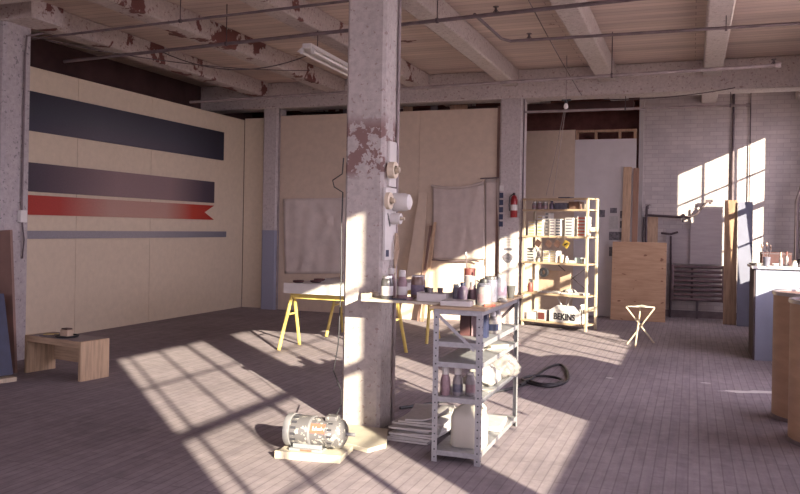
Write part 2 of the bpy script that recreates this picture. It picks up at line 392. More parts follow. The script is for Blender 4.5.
# partitions
ZW = 3.43
ys = [5.3, 6.9, 8.43, 9.97, 12.62]
for i in range(4):
    p = obj('wall_panel', MB().box(-7.80, ys[i]+.003, 0, -7.75, ys[i+1]-.003, ZW), M['panel'])
    p['kind'] = 'structure'; p['label'] = 'tan fibreboard panel of the left painting wall'; p['category'] = 'wall'
p = obj('wall_panel', MB().box(-7.745, 12.63, 0, -7.29, 12.67, 3.46), M['panel']); p['kind'] = 'structure'; p['category'] = 'wall'; p['label'] = 'narrow tan fibreboard return panel in the corner'
for i, (a, b) in enumerate([(-6.965,-4.322), (-4.318,-2.99)]):
    p = obj('partition_panel', MB().box(a, 12.56, 0, b, 12.61, 3.475), M['panel2']); p['kind'] = 'structure'; p['category'] = 'wall'
    p['label'] = ['wide brown fibreboard partition panel behind the sawhorse table', 'brown fibreboard partition panel beside the pale column'][i]
p = obj('partition_edge', MB().box(-2.988, 12.54, 0, -2.935, 12.64, 3.50), M['brown_board']); p['kind'] = 'structure'; p['category'] = 'wall'
p = obj('wall_panel', MB().box(-2.95, 14.4, 0, -2.0, 14.44, 3.32), M['panel2']); p['kind'] = 'structure'; p['category'] = 'wall'; p['label'] = 'tan wall panel behind the wooden shelves'
p = obj('wall_panel', MB().box(-1.997, 14.4, 0, -.94, 14.44, 3.14).box(-1.995, 14.385, 2.2, -.94, 14.401, 2.215), M['white_panel']); p['kind'] = 'structure'; p['category'] = 'wall'; p['label'] = 'white wall panel left of the brick wall'
b = MB().box(-1.99, 14.4, 3.27, -.94, 14.49, 3.31)
for x in (-1.99, -1.66, -1.25, -.99): b.box(x, 14.4, 3.141, x+.045, 14.49, 3.27)
p = obj('stud_frame', b, M['studs']); p['kind'] = 'structure'; p['category'] = 'wall'; p['label'] = 'open stud framing on top of the white panel'
struct('baseboard_back', MB().box(-.6, 14.95, 0, XR, 14.999, .12), M['pipe'])
struct('trim_30', MB().box(-.93, 14.9, 0, -.85, 14.999, ZC-.01), M['plaster'], 'vertical corner strip of the brick wall')

# ------------------------------------------------------------------ PAINTINGS on the left wall
WX = -7.75
def stripe(name, label, m, zs, yend, end='square', y0=7.1, th=.035):
    z0, z1 = zs
    if end == 'square': poly = [(y0,z0),(yend,z0),(yend,z1),(y0,z1)]
    else: poly = [(y0,z0),(yend,z0),(yend-.28,(z0+z1)/2),(yend,z1),(y0,z1)]
    n = len(poly); b = MB()
    b.add([(WX+.001,y,z) for y, z in poly]+[(WX+th,y,z) for y, z in poly], [tuple(range(n)), tuple(range(2*n-1, n-1, -1))]+[(i,(i+1)%n,n+(i+1)%n,n+i) for i in range(n)])
    return tag(obj(name, b, m, smooth=False), label, 'painting')
stripe('stripe_painting', 'long horizontal painting fading from blue-black to charcoal, topmost on the left wall',
       canvas_mat('p1', [(0,(.022,.025,.045)),(.35,(.075,.078,.10)),(.7,(.055,.058,.08)),(.95,(.016,.017,.032)),(1,(.016,.017,.032))], y1=11.9, z0=2.6, z1=3.12, vstops=[(0,(1.5,1.3,1.3)),(.5,(1,1,1)),(1,(.55,.5,.6))]), (2.63, 3.12), 11.9)
stripe('stripe_painting', 'long dusky purple painting, second from the top on the left wall',
       canvas_mat('p2', [(0,(.035,.03,.05)),(.15,(.08,.06,.08)),(.45,(.25,.175,.18)),(.72,(.25,.175,.18)),(.93,(.06,.045,.065)),(1,(.05,.035,.055))], y1=11.63), (1.875, 2.235), 11.63)
stripe('stripe_painting', 'red painting fading to pink with a notched right end',
       canvas_mat('p3', [(0,(.36,.03,.02)),(.2,(.38,.05,.04)),(.42,(.44,.27,.225)),(.70,(.45,.27,.225)),(.86,(.40,.04,.02)),(1,(.36,.02,.012))], y1=11.63), (1.585, 1.83), 11.63, 'notch')
stripe('stripe_painting', 'narrow grey-blue strip painting, lowest on the left wall',
       canvas_mat('p4', [(0,(.25,.24,.28)),(.5,(.32,.30,.32)),(1,(.17,.17,.21))], y1=12.02), (1.285, 1.385), 12.02)

# ------------------------------------------------------------------ CLOTHS
def cloth(name, label, corners, m, rows=26, cols=26, amp=.02, seed=1, sag=0, off=.03, cat='cloth', creases=6):
    rnd = random.Random(seed); tl, tr, br_, bl = [Vector(c) for c in corners]
    cr = [(rnd.uniform(0,1), rnd.uniform(-.7,.7), rnd.uniform(.02,.05), rnd.uniform(-1,1)) for _ in range(creases)]
    b = MB(); vs = []
    for j in range(rows+1):
        t = j/rows
        for i in range(cols+1):
            s = i/cols; p = (tl*(1-s)+tr*s)*(1-t)+(bl*(1-s)+br_*s)*t
            d = amp*.35*math.sin(s*9+t*3+seed)+amp*.3*math.sin(s*23+seed*2+t)
            for c0, sl, w, h in cr: d += amp*h*math.exp(-((s-c0-sl*(t-.3))/w)**2)
            p = p+Vector((0, -off-abs(d), -sag*math.sin(math.pi*s)*(1-t))); vs.append(p)
    fs = [(j*(cols+1)+i, j*(cols+1)+i+1, (j+1)*(cols+1)+i+1, (j+1)*(cols+1)+i) for j in range(rows) for i in range(cols)]
    b.add(vs, fs); o = obj(name, b, m)
    so = o.modifiers.new('s', 'SOLIDIFY'); so.thickness = .004; so.offset = -1
    return o
o = cloth('drop_cloth', '', [(-6.88,12.560,1.985),(-5.443,12.560,2.014),(-5.443,12.560,0.70),(-6.82,12.560,0.65)], M['cloth'], amp=.038, seed=3, off=.012)
tag(o, 'pale creased drop cloth hanging on the partition behind the sawhorse table', 'cloth')
o = cloth('canvas_sheet', '', [(-4.063,12.560,2.204),(-3.188,12.560,2.261),(-3.150,12.560,1.015),(-4.044,12.560,0.986)], M['cloth2'], amp=.018, seed=5, sag=.06, off=.03)
tag(o, 'grey canvas sheet with sagging top edge, pinned to the partition', 'cloth')
obj('rolled_hem', MB().tube([Vector((-4.08+.894*t, 12.503, 2.214+.057*t-.062*math.sin(math.pi*t))) for t in [i/12 for i in range(13)]], .02), M['cloth2'], o)
obj('bottom_cord', MB().tube([(-4.063,12.512,0.981),(-3.711,12.503,0.967),(-3.330,12.493,0.991),(-3.235,12.465,0.977)], .012), M['pipe'], o)
o = cloth('canvas_sheet', '', [(-3.178,12.560,2.318),(-2.893,12.560,2.337),(-2.893,12.560,0.596),(-3.140,12.560,0.596)], M['cloth2'], rows=20, cols=8, amp=.015, seed=8, off=.012, creases=1)
tag(o, 'narrow grey cloth strip hanging at the right end of the partition', 'cloth')
obj('top_rod', MB().cyl((-3.254,12.531,2.328),(-2.883,12.531,2.347), .010, 8), M['pipe'], o)
# slender boards leaning on the partition
def lean_board(name, label, x0, x1, ytop, ybase, h, th, m, topcut=0, cat='board', shift=0, group=None, z0=0):
    L = math.hypot(h, ybase-ytop); ang = math.atan2(ytop-ybase, h)
    b = MB(); w = x1-x0
    poly = [(0,0),(w,0),(w+shift,L),(shift+topcut,L)]
    mt = Matrix.Translation((x0, ybase, z0)) @ Matrix.Rotation(-ang, 4, 'X') @ Matrix(((1,0,0,0),(0,0,1,0),(0,1,0,0),(0,0,0,1)))
    b.prism_m(poly, th, mt)
    o = obj(name, b, m, bev=.002); tag(o, label, cat, group); return o
lean_board('leaning_board', 'tall narrow tapered board leaning on the partition right of the near column', -4.51, -4.17, 12.49, 12.24, 2.09, .018, M['panel2'], .20, shift=.02)
lean_board('leaning_board', 'slim pale batten leaning on the partition beside the grey canvas sheet', -4.08, -4.03, 12.46, 12.05, 1.61, .018, M['plank'], 0, shift=.06)
lean_board('leaning_board', 'dark slim batten leaning just left of the pale batten', -4.15, -4.11, 12.46, 12.07, 1.55, .02, M['brown_board'], 0, shift=.06)

# ------------------------------------------------------------------ SAWHORSE TABLE
TZ = .80
def sawhorse(loc, rz, label):
    t = thing('sawhorse', label, 'sawhorse', loc, rz, 'yellow sawhorses under the long table')
    top = TZ-.10
    obj('crossbar', MB().box(-.70,-.04,top-.09,.70,.04,top), M['yellow'], t, .004)
    for sx in (-1, 1):
        for sy in (-1, 1):
            obj('leg', MB().cyl((sx*.68,sy*.03,top-.05),(sx*.72,sy*.27,.0), .021, 8), M['yellow'], t)
        obj('brace', MB().cyl((sx*.69,-.125,.42),(sx*.69,.125,.42), .012, 8), M['yellow'], t)
    return t
sawhorse((-3.93, 8.70, 0), 0, 'yellow metal sawhorse under the near side of the long table')
sawhorse((-3.93, 10.02, 0), 0, 'yellow metal sawhorse under the far side of the long table')
TT = Vector((-3.86, 9.36, TZ-.0995))
t = thing('trestle_table', 'long pale tabletop laid over yellow sawhorses behind the near column', 'table', TT, 0)
obj('tabletop', MB().box(-.78,-.80,0,.45,.85,.10), M['paper'], t, .004)
obj('apron', MB().box(-.79,-.83,-.015,.46,-.801,.108), M['white'], t)
for i, (dx, dy) in enumerate([(-.70,-.62), (-.52,-.5), (-.62,-.2)]):
    p = TT+Vector((dx, dy, .1005))
    tag(obj('paint_dish', MB().lathe([(.05,0),(.07,.012),(.072,.03),(.066,.03),(.05,.012)], p, 14), M['maroon']), ['dark red paint dish nearest the front left corner of the trestle table', 'dark red paint dish, right one at the front of the trestle table', 'dark red paint dish, farthest back of three on the trestle table'][i], 'dish', 'paint dishes on the trestle table')
tag(obj('paper_pad', MB().obox(TT+Vector((-.35,.45,.135)), (.35,.3,.068), RZ(.1)), M['paper']), 'white stack of paper on the trestle table left of the near column', 'paper')

# ------------------------------------------------------------------ BENCH lower left
BR = math.atan2(5.93-6.06, -5.37+6.17)
t = thing('wooden_bench', 'low pale wooden bench with slab ends and grey top near the left column', 'bench', (-5.37, 5.93, 0), BR)
H = .375; W = .83; D = .33
obj('end_panel', MB().box(-.035,0,0,0,D,H), M['bench'], t, .002); obj('end_panel', MB().box(-W,0,0,-W+.035,D,H), M['bench'], t, .002)
obj('apron', MB().box(-W+.036,.0,H-.06,-.036,.02,H-.002), M['bench_x'], t, .001)
obj('back_panel', MB().box(-W+.036,D-.02,.10,-.036,D,H-.02), M['bench_x'], t)
obj('bench_top', MB().box(-W+.036,.021,H-.02,-.036,D-.001,H), M['bench_top'], t)
mt = t.matrix_basis if False else Matrix.Translation((-5.37,5.93,0)) @ RZ(BR)
p = mt @ Vector((-.38,.14,H))
t = thing('shoe_last_box', 'small wooden block sitting on a dark oval tray on the low bench', 'box', p, BR)
t.name = 'block_on_tray'
obj('tray', MB().lathe([(.09,0),(.11,.008),(.115,.02),(.10,.02),(.09,.01)], (0,0,0), 20), M['black'], t)
obj('block', MB().box(-.06,-.035,.012,.05,.035,.075), M['tan_obj'], t, .004)
obj('block_cap', MB().box(-.045,-.03,.076,.04,.03,.088), M['brown_tag'], t)
p = mt @ Vector((-.57,.08,H)); tag(obj('palette_knife', MB().obox(p+Vector((0,0,.006)), (.18,.02,.01), RZ(.5)).obox(p+Vector((.08,.045,.009)), (.08,.024,.018), RZ(.5)), M['iron']), 'dark palette knife lying left of the tray on the low bench', 'tool')
p = mt @ Vector((-.66,.17,H)); tag(obj('ochre_card', MB().obox(p+Vector((0,0,.004)), (.12,.09,.008), RZ(.4)), M['ochre']), 'small ochre card lying at the left end of the low bench', 'card')
# leaning canvas and board at the left edge
t = thing('leaning_canvas', 'dark blue canvas leaning at the left edge of the room, on a wooden stretcher', 'painting', (-6.10, 5.50, 0), math.radians(-20))
Lr = RY(math.radians(-17))
obj('canvas_face', MB().obox(Lr @ Vector((.026,0,.42))+Vector((.02,0,.02)), (.02,.5,.78), Lr), M['dkblue'], t)
obj('stretcher', MB().obox(Lr @ Vector((.0,0,.42))+Vector((.02,0,.02)), (.025,.46,.72), Lr), M['pine'], t)
obj('bottom_bar', MB().box(-.0,-.26,0,.10,.26,.04), M['pine'], t)
o = MB().obox((-6.47,5.95,.70), (.50,.03,1.40), RY(math.radians(-4)))
tag(obj('leaning_board', o, M['brown_board']), 'tall reddish brown board standing before the left column', 'board')

# ------------------------------------------------------------------ MOTOR
MC = G(318,449,.035)
t = thing('pallet_board', 'pale whitish wooden base board under the electric motor', 'board', (MC.x, MC.y, 0), math.radians(8)); 
obj('plank', MB().box(-.24,-.14,0,.20,.14,.035), M['cream'], t, .004)
obj('edge_batten', MB().box(-.24,-.165,0,.20,-.1405,.05), M['cream'], t, .003)
t = thing('electric_motor', 'silver paint-spattered electric motor with slotted ends, on the floor before the near column', 'motor', (MC.x, MC.y+.01, .035), math.radians(5)); t.scale = (1, .93, .88)
ax = RY(math.radians(90)); zc = .128
def mlathe(prof, n=28): return MB().lathe(prof, (0,0,zc), n, ax)
obj('housing', mlathe([(.0,-.2),(.085,-.2),(.105,-.185),(.112,-.16),(.112,-.05),(.106,-.045),(.106,.07),(.112,.075),(.112,.13),(.10,.165),(.07,.185),(.03,.195),(.0,.195)]), M['motor'], t)
obj('end_ring', mlathe([(.100,-.215),(.118,-.215),(.122,-.20),(.122,-.175),(.113,-.172),(.10,-.18)], 32), M['motor_ring'], t)
for k in range(16):
    a = 2*math.pi*k/16; b = MB().obox((-.145, .112*math.sin(a), zc+.112*math.cos(a)), (.035,.018,.006), RX(-a)); obj('vent_slot', b, M['steel_dk'], t)
for k in range(14):
    a = 2*math.pi*k/14+.2; b = MB().obox((.105, .111*math.sin(a), zc+.111*math.cos(a)), (.03,.014,.006), RX(-a)); obj('vent_slot', b, M['steel_dk'], t)
obj('seam_band', mlathe([(.107,-.045),(.1145,-.045),(.1145,-.03),(.107,-.03)], 28), M['motor_ring'], t)
obj('shaft', MB().cyl((.19,0,zc),(.25,0,zc), .014, 12), M['steel'], t)
lp = obj('name_plate', MB().obox((.03,-.098*math.cos(.5)-.006,zc+.098*math.sin(.5)), (.12,.006,.07), RX(-.5)), M['label_red'], t, label='red maker plate with white script')
b = MB()
cx = -.04
def lbl(x, y): return Vector((.03,-.098*math.cos(.5)-.011,zc+.098*math.sin(.5)))+RX(-.5).to_3x3() @ Vector((x, 0, y))
for pts in [[(-.04,.015),(-.04,-.012),(-.025,-.012),(-.025,.0),(-.04,.002)], [(-.018,.015),(-.018,-.012)], [(-.008,.004),(-.008,-.012)], [(.0,-.012),(.002,.004),(.01,.004),(.01,-.012)], [(.018,.015),(.018,-.012),(.03,.004)], [(.034,-.004),(.04,.005),(.046,-.004),(.04,-.012),(.034,-.004)]]:
    b.tube([lbl(*p) for p in pts], .0028, 6)
obj('script_lettering', b, M['white'], lp)
obj('foot_plate', MB().box(-.17,-.11,0,.06,.10,.02).box(-.15,-.09,.02,.05,-.07,.05).box(-.15,.06,.02,.05,.08,.05), M['steel_pl'], t, .002)
obj('plate_label', MB().box(-.09,-.1125,.004,-.01,-.1105,.018), M['label_red'], t)
obj('terminal_box', MB().box(.06,-.06,.225,.14,.03,.262), M['motor'], t, .006)
# pale board leaning to the column
b = MB().prism([(-2.44,5.02),(-2.0,4.86),(-1.93,5.02),(-2.06,5.4),(-2.40,5.41)], .0, .03)
tag(obj('floor_board', b, M['cream'], bev=.003), 'pale board scrap on the floor between the motor and the column', 'board')
# cord
mo = Vector((MC.x+.12, MC.y+.02, .27))
pts = [mo, mo+Vector((.01,.05,.05)), Vector((-2.40,5.30,.30)), Vector((-2.50,5.38,.42)), Vector((-2.475,5.40,.62)), Vector((-2.470,5.41,.9)), Vector((-2.468,5.42,1.2)), Vector((-2.474,5.42,1.5)), Vector((-2.468,5.42,1.76)), Vector((-2.53,5.40,1.80)), Vector((-2.545,5.40,1.85)), Vector((-2.475,5.42,1.90)), Vector((-2.466,5.42,2.02))]
tag(obj('power_cord', MB().tube(pts, .005, 6), M['black']), 'thin dark cord running from the motor up the left edge of the near column', 'cord')

# ------------------------------------------------------------------ COLUMN BOARD WITH TAPE ROLLS (right face of the near column)
CX = -2.145
o = tag(obj('pegboard_strip', MB().box(CX,5.50,1.81,CX+.02,5.645,2.15), M['white'], bev=.002), 'upper narrow white board fixed to the right face of the near column', 'board')
o = tag(obj('pegboard_strip', MB().box(CX,5.43,1.26,CX+.02,5.655,1.80), M['white'], bev=.002), 'lower white board under the tape rolls on the near column', 'board')
obj('blue_sticker', MB().box(CX+.0201,5.45,1.285,CX+.022,5.51,1.335), M['dkblue'], o)
obj('slot_mark', MB().obox((CX+.021,5.50,1.56), (.002,.014,.11), RX(.5)), M['steel_dk'], o)
def roll(label, y, z, r, r0, x0, x1, m=M['tape'], m2=None, group='tape rolls on the near column'):
    t = thing('tape_roll', label, 'tape roll', (CX+.02, y, z), 0, group)
    A_ = RY(math.radians(90))
    obj('roll', MB().lathe([(r0,x0),(r,x0),(r,x1),(r0,x1)], (0,0,0), 28, A_, True), m, t)
    obj('peg', MB().cyl((0,0,0),(x1+.03,0,0), r0*.6, 10), M['pine'] if m2 is None else m2, t)
    return t
roll('thick beige tape roll, uppermost on the near column', 5.50, 1.93, .062, .035, .0, .05)
roll('beige tape roll hanging left of the big white roll', 5.46, 1.70, .062, .03, .0, .03)
roll('small white tape roll below the big white roll', 5.57, 1.57, .042, .02, .0, .07, M['white'])
t = thing('paper_roll', 'big white paper roll sticking out from the near column', 'paper roll', (CX+.02, 5.60, 1.695), 0)
obj('roll', MB().lathe([(.0,0),(.068,0),(.07,.01),(.068,.09),(.058,.125),(.03,.14),(.0,.14)], (0,0,0), 28, RY(math.radians(90))), M['white'], t)
t = thing('string_loop', 'bundle of pale string looped on a nail, hanging on the near column board', 'string', (CX+.02, 5.60, 1.46), 0)
for k in range(4):
    w = .025+.012*k
    obj('strand', MB().tube([(.008+.006*k, .02, 0), (.012+.004*k, -w+.02, -.14), (.012, .015, -.27-.01*k), (.012+.004*k, w, -.13), (.008+.006*k, .02, 0)], .004, 6), M['tan_obj'], t)
obj('tail', MB().tube([(.012,.015,-.27),(.014,.02,-.36),(.012,.01,-.44)], .007, 6), M['tape'], t)

# ------------------------------------------------------------------ STEEL SHELF UNIT
SX0, SX1, SY0, SY1 = -1.555, -1.235, 4.86, 6.0
t = thing('steel_shelf', 'grey slotted-angle steel shelving unit with five shelves, standing right of the near column', 'shelf unit', (SX0, SY0, 0), 0)
w = SX1-SX0; d = SY1-SY0; TOP = .985
for i, (x, y, sx, sy) in enumerate([(0,0,1,1),(w,0,-1,1),(0,d,1,-1),(w,d,-1,-1)]):
    b = MB().box(x, y, 0, x+sx*.036, y+sy*.003, TOP).box(x, y+sy*.003, 0, x+sx*.003, y+sy*.036, TOP)
    h = MB()
    for k in range(19):
        z = .03+k*.05
        h.cyl((x+sx*.018, y-sy*.0006, z), (x+sx*.018, y+sy*.0002, z), .0055, 8)
        h.cyl((x-sx*.0006, y+sy*.018, z), (x+sx*.0002, y+sy*.018, z), .0055, 8)
    nb = len(b.f); b.add(h.v, h.f); p = obj('post', b, M['steel'], t, smooth=False); p.data.materials.append(M['steel_dk'])
    for q in p.data.polygons:
        if q.index >= nb: q.material_index = 1
SH = [.075, .42, .645, .775]
for z in SH:
    lip = .032
    b = MB().box(.004,.004,z-.003,w-.004,d-.004,z).box(.004,.004,z-lip,w-.004,.006,z-.003).box(w-.006,.006,z-lip,w-.004,d-.004,z-.003).box(.004,d-.006,z-lip,w-.006,d-.004,z-.003).box(.004,.006,z-lip,.006,d-.006,z-.003)
    obj('shelf', b, M['steel'], t)
obj('shelf', MB().box(.004,.004,TOP-.003,w-.004,d-.004,TOP).box(.004,.004,TOP-.035,w-.004,.006,TOP-.003).box(w-.006,.006,TOP-.035,w-.004,d-.004,TOP-.003), M['steel'], t)
obj('cross_brace', MB().obox((w/2-.02,-.004,.85), (.36,.003,.02), RY(.72)), M['steel'], t)
obj('cross_brace', MB().obox((w/2-.0,d+.004,.80), (.5,.003,.02), RY(-.8)).obox((w/2,d+.004,.80), (.5,.003,.02), RY(.8)), M['iron'], t)
# boards on top
o = obj('top_board', MB().box(SX0-.02, SY0-.025, TOP, SX1+.025, SY1+.03, TOP+.016), M['pine_x'], bev=.002); tag(o, 'thin plywood top board lying on the steel shelf unit', 'board')
ZT = TOP+.017
t = thing('ledge_plank', 'paint-worn plank shelf projecting from the near column to the steel unit', 'shelf', (-2.165, 5.09, ZT-.019), 0)
obj('plank', MB().box(0,0,0,.587,.32,.018), M['cream'], t, .002)
obj('end_block', MB().box(0,0,.018,.05,.06,.055).box(0,.06,.018,.02,.28,.05), M['pine'], t, .002)
ZL = ZT-.001
# ---------- bottles & jars
def bottle(loc, label, body, cap, h=.17, r=.034, neck=.016, caph=.035, capr=None, lab=None, group=None, cat='bottle', name='paint_bottle', shoulder=.68, rz=0):
    t = thing(name, label, cat, loc, rz, group); hb = h-caph; s = hb*shoulder+.0
    obj('body', MB().lathe([(0,0),(r*.93,0),(r,.006),(r,s),(r*.86,s+(hb-s)*.45),(neck,hb-.004),(neck,hb),(0,hb)], (0,0,0), 18), body, t)
    cr = capr or neck*1.15
    obj('cap', MB().lathe([(0,hb),(cr,hb),(cr*1.0,h-.003),(cr*.9,h),(0,h)], (0,0,0), 16), cap, t)
    if lab: obj('label_band', MB().lathe([(r*1.005,s*.25),(r*1.02,s*.26),(r*1.02,s*.8),(r*1.005,s*.81)], (0,0,0), 18, None, True), lab, t)
    return t
def jar(loc, label, body, lidm, h=.13, r=.045, lidr=None, lidh=.02, lab=None, name='glass_jar', cat='jar', group=None):
    t = thing(name, label, cat, loc, 0, group); hb = h-lidh
    obj('body', MB().lathe([(0,0),(r*.94,0),(r,.008),(r,hb*.8),(r*.9,hb*.93),(r*.82,hb),(0,hb)], (0,0,0), 20), body, t)
    lr = lidr or r*.86
    obj('lid', MB().lathe([(0,hb),(lr,hb),(lr,h-.003),(lr*.95,h),(0,h)], (0,0,0), 20), lidm, t)
    if lab: obj('label_band', MB().lathe([(r*1.003,hb*.18),(r*1.02,hb*.19),(r*1.02,hb*.62),(r*1.003,hb*.63)], (0,0,0), 20, None, True), lab, t)
    return t
def cup(loc, label, m, h=.09, r0=.03, r1=.04, name='cup', cat='cup', group=None, handle=False):
    t = thing(name, label, cat, loc, 0, group)
    obj('body', MB().lathe([(0,0),(r0,0),(r1,h),(r1-.004,h),(r0-.004,.006),(0,.006)], (0,0,0), 18), m, t)
    if handle: obj('handle', MB().tube([(r1*.9,0,h*.85),(r1+.03,0,h*.75),(r1+.03,0,h*.35),(r0,0,h*.2)], .006, 8), m, t)
    return t
def at(px, py, z): return G(px, py, z)
# on the ledge
def onl(px, Y): return Vector((PY(px, 296, Y).x, Y, ZL+.0003))
jar(onl(387,5.165), 'squat clear glass jar with steel lid and white label, frontmost on the ledge plank', M['clear'], M['lid'], .165, .043, lab=M['paper'])
bottle(onl(391,5.34), 'dusky pink bottle with white cap behind the glass jar on the ledge', M['pink'], M['white'], .205, .034, .02, .04, .023)
bottle(onl(402,5.27), 'pink bottle with white cap and white label on the ledge', M['pink'], M['white'], .20, .038, .022, .045, .025, M['paper'])
jar(onl(418,5.35), 'big brown jar with blue-stained base at the back of the ledge', M['brown_glass'], M['lid'], .165, .052, .047, .012, M['purple'])
t = thing('tape_ring', 'loose pinkish tape ring lying flat on the ledge', 'tape roll', onl(408,5.19))
obj('ring', MB().lathe([(.03,0),(.042,0),(.042,.018),(.03,.018)], (0,0,0), 24, None, True), M['pink'], t)
tag(obj('spatula', MB().obox(onl(398,5.13)+Vector((0,0,.006)), (.12,.014,.008), RZ(.2)), M['dkblue']), 'small dark blue spatula at the ledge front edge', 'tool')
# on the top board
ZP = TOP+.0165
p = at(434,301,ZL+.001)
t = thing('paper_box', 'flat white cardboard tray at the joint of ledge and steel unit', 'box', (-1.66,5.185,ZL+.001), math.radians(-3))
obj('tray', MB().box(-.10,-.07,0,.11,.08,.055), M['paper'], t, .002); obj('tray_rim', MB().box(-.10,-.07,.0551,-.09,.08,.06), M['white'], t); obj('tray_rim', MB().box(.10,-.07,.0551,.11,.08,.06), M['white'], t)
for i, (dx, dy, mm) in enumerate([(-.06,.03,M['black']), (-.02,-.02,M['whitejar']), (.04,.02,M['iron'])]):
    cup((-1.66+dx, 5.18+dy, ZL+.0565), ['small black pot, leftmost in the flat white tray', 'small white pot in the middle of the flat white tray', 'small dark iron pot, rightmost in the flat white tray'][i], mm, .035, .016, .02, 'paint_pot', 'pot', 'pots in the flat white tray')
t = thing('cardboard_tray', 'long white carton lid at the front of the plywood top board', 'box', (-1.40,4.99,ZP), math.radians(2))
obj('tray', MB().box(-.13,-.08,0,.07,.09,.032), M['white'], t, .002)
jar((-1.50,5.22,ZP), 'dark can with steel lid behind the long white carton', M['greyjar'], M['steel_pl'], .12, .036)
t = cup((-1.47,5.42,ZP), 'tall white pitcher with handle behind the carton on the top board', M['whitejar'], .17, .045, .04, 'pitcher', 'pitcher', None, True)
cup((-1.51,5.56,ZP+.0), 'red tin can rising at the back of the bottles, holding a brush', M['redcup'], .215, .04, .042, 'tin_can', 'can')
t = thing('paint_brush', 'thin brush standing in the red tin can', 'brush', (-1.52,5.56,ZP+.008))
obj('handle', MB().cyl((0,0,0),(-.02,0,.30), .005, 8), M['iron'], t); obj('ferrule', MB().cyl((-.02,0,.30),(-.0215,0,.325), .007, 8), M['steel'], t)
bottle((-1.44,5.13,ZP), 'dark purple squeeze bottle behind the white carton', M['purple'], M['dkblue'], .14, .038, .015, .02)
bottle((-1.392,5.205,ZP), 'lilac bottle with short neck, between purple bottle and dark-lidded jar', M['pink'], M['whitejar'], .14, .03, .016, .025)
jar((-1.305,5.18,ZP), 'pale blue-grey jar with small black lid in the middle of the top board', M['greyjar'], M['black'], .165, .052, .03, .026, M['whitejar'])
jar((-1.27,5.05,ZP), 'white rounded jar with red spot near the corner of the top board', M['whitejar'], M['greyjar'], .14, .046, .038, .016, M['pink'])
jar((-1.30,5.34,ZP), 'big clear plastic jar behind the red-spotted jar', M['greyjar'], M['clear'], .175, .05, .042, .02)
bottle((-1.37,5.42,ZP), 'tall slim brown bottle with nozzle behind the jars', M['brown_glass'], M['tape'], .24, .026, .007, .08, .006)
bottle((-1.295,5.62,ZP), 'tall grey bottle with domed shoulders at the far end of the top board', M['greyjar'], M['steel_pl'], .175, .046, .024, .02, .026, M['purple'])
cup((-1.235,5.70,ZP), 'small clear cup right of the tall grey bottle', M['clear'], .09, .022, .034, 'plastic_cup')
jar((-1.44,5.75,ZP), 'purple-lidded jar at the back edge of the top board', M['clear'], M['purple'], .11, .035)
tag(obj('tube_of_paint', MB().obox((-1.22,5.00,ZP+.008), (.07,.022,.014), RZ(.4)), M['label_red']), 'red paint tube lying at the front corner of the top board', 'tube')
tag(obj('crumpled_rag', MB().lathe([(0,0),(.03,0),(.038,.012),(.025,.026),(.008,.03),(0,.03)], (-1.22,5.36,ZP), 9), M['rag']), 'small white rag near the right edge of the top board', 'rag')
# shelf 1 (z .775)
def carton(loc, size, m, label, name='carton', cat='box', rz=0, group=None, lid=None):
    t = thing(name, label, cat, loc, rz, group); a, b_, h = size
    obj('carton_body', MB().box(-a/2,-b_/2,0,a/2,b_/2,h), m, t, .002)
    if lid: obj('lid', MB().box(-a/2-.002,-b_/2-.002,h*.7,a/2+.002,b_/2+.002,h+.002), lid, t)
    return t
carton((-1.44,5.22,.7755), (.07,.06,.15), M['maroon'], 'dark maroon carton on the second steel shelf, behind the cross brace', rz=.1)
carton((-1.37,5.22,.7755), (.05,.06,.15), M['pink'], 'pinkish grey carton between maroon and navy cartons', rz=.1)
carton((-1.305,5.18,.7755), (.06,.07,.155), M['dkblue'], 'navy blue carton on the second steel shelf', rz=.05)
bottle((-1.30,5.42,.7755), 'white bottle with navy label on the second steel shelf', M['whitejar'], M['white'], .15, .04, .018, .03, lab=M['dkblue'])
bottle((-1.32,5.62,.7755), 'greyish white bottle behind the navy-labelled one', M['whitejar'], M['greyjar'], .17, .038, .02, .025)
# shelf 2 (z .645)
t = thing('putty_knife', 'cream handled tool lying on the middle steel shelf', 'tool', (-1.30,5.55,.6455), .9)
obj('handle', MB().box(-.06,-.02,0,.10,.03,.03), M['cream'], t, .006); obj('blade', MB().box(-.16,-.015,.0,-.061,.022,.01), M['cream'], t)
# shelf 3 (z .42)
for i, (x, y, l) in enumerate([(-1.49,4.93,'left-hand squeeze bottle of three on the lower steel shelf, reddish label'), (-1.415,4.96,'middle squeeze bottle of three on the lower steel shelf, grey label'), (-1.335,4.98,'right-hand bottle of three on the lower steel shelf, half behind the post')]):
    bottle((x,y,.4205), l, M['pink'] if i == 0 else M['whitejar'], M['white'], .185 if i < 2 else .15, .033, .021, .05 if i < 2 else .015, .0225, M['pink'] if i != 1 else M['greyjar'], 'white-capped bottles on the lower steel shelf')
def blob(name, label, cat, c, s, m, seed, n=2, amp=.3):
    import bmesh
    from mathutils import noise as mn
    bm = bmesh.new(); bmesh.ops.create_icosphere(bm, subdivisions=4, radius=1)
    for v in bm.verts:
        q = v.co.copy(); k = 1+amp*mn.noise(q*2.2+Vector((seed,0,0)))+amp*.5*mn.noise(q*5+Vector((seed,3,0)))
        v.co = Vector((q.x*k*s[0], q.y*k*s[1], max(q.z*k*s[2], -s[2]*.6)))
    me = bpy.data.meshes.new(name); bm.to_mesh(me); bm.free()
    for p in me.polygons: p.use_smooth = True
    me.materials.append(m); o = bpy.data.objects.new(name, me); C.objects.link(o)
    zmin = min(v.co.z for v in me.vertices); o.location = (c[0], c[1], c[2]-zmin); tag(o, label, cat); return o
blob('rag_bundle', 'crumpled white rag bundle on the lower steel shelf', 'rag', (-1.35,5.40,.421), (.10,.15,.085), M['rag'], 4)
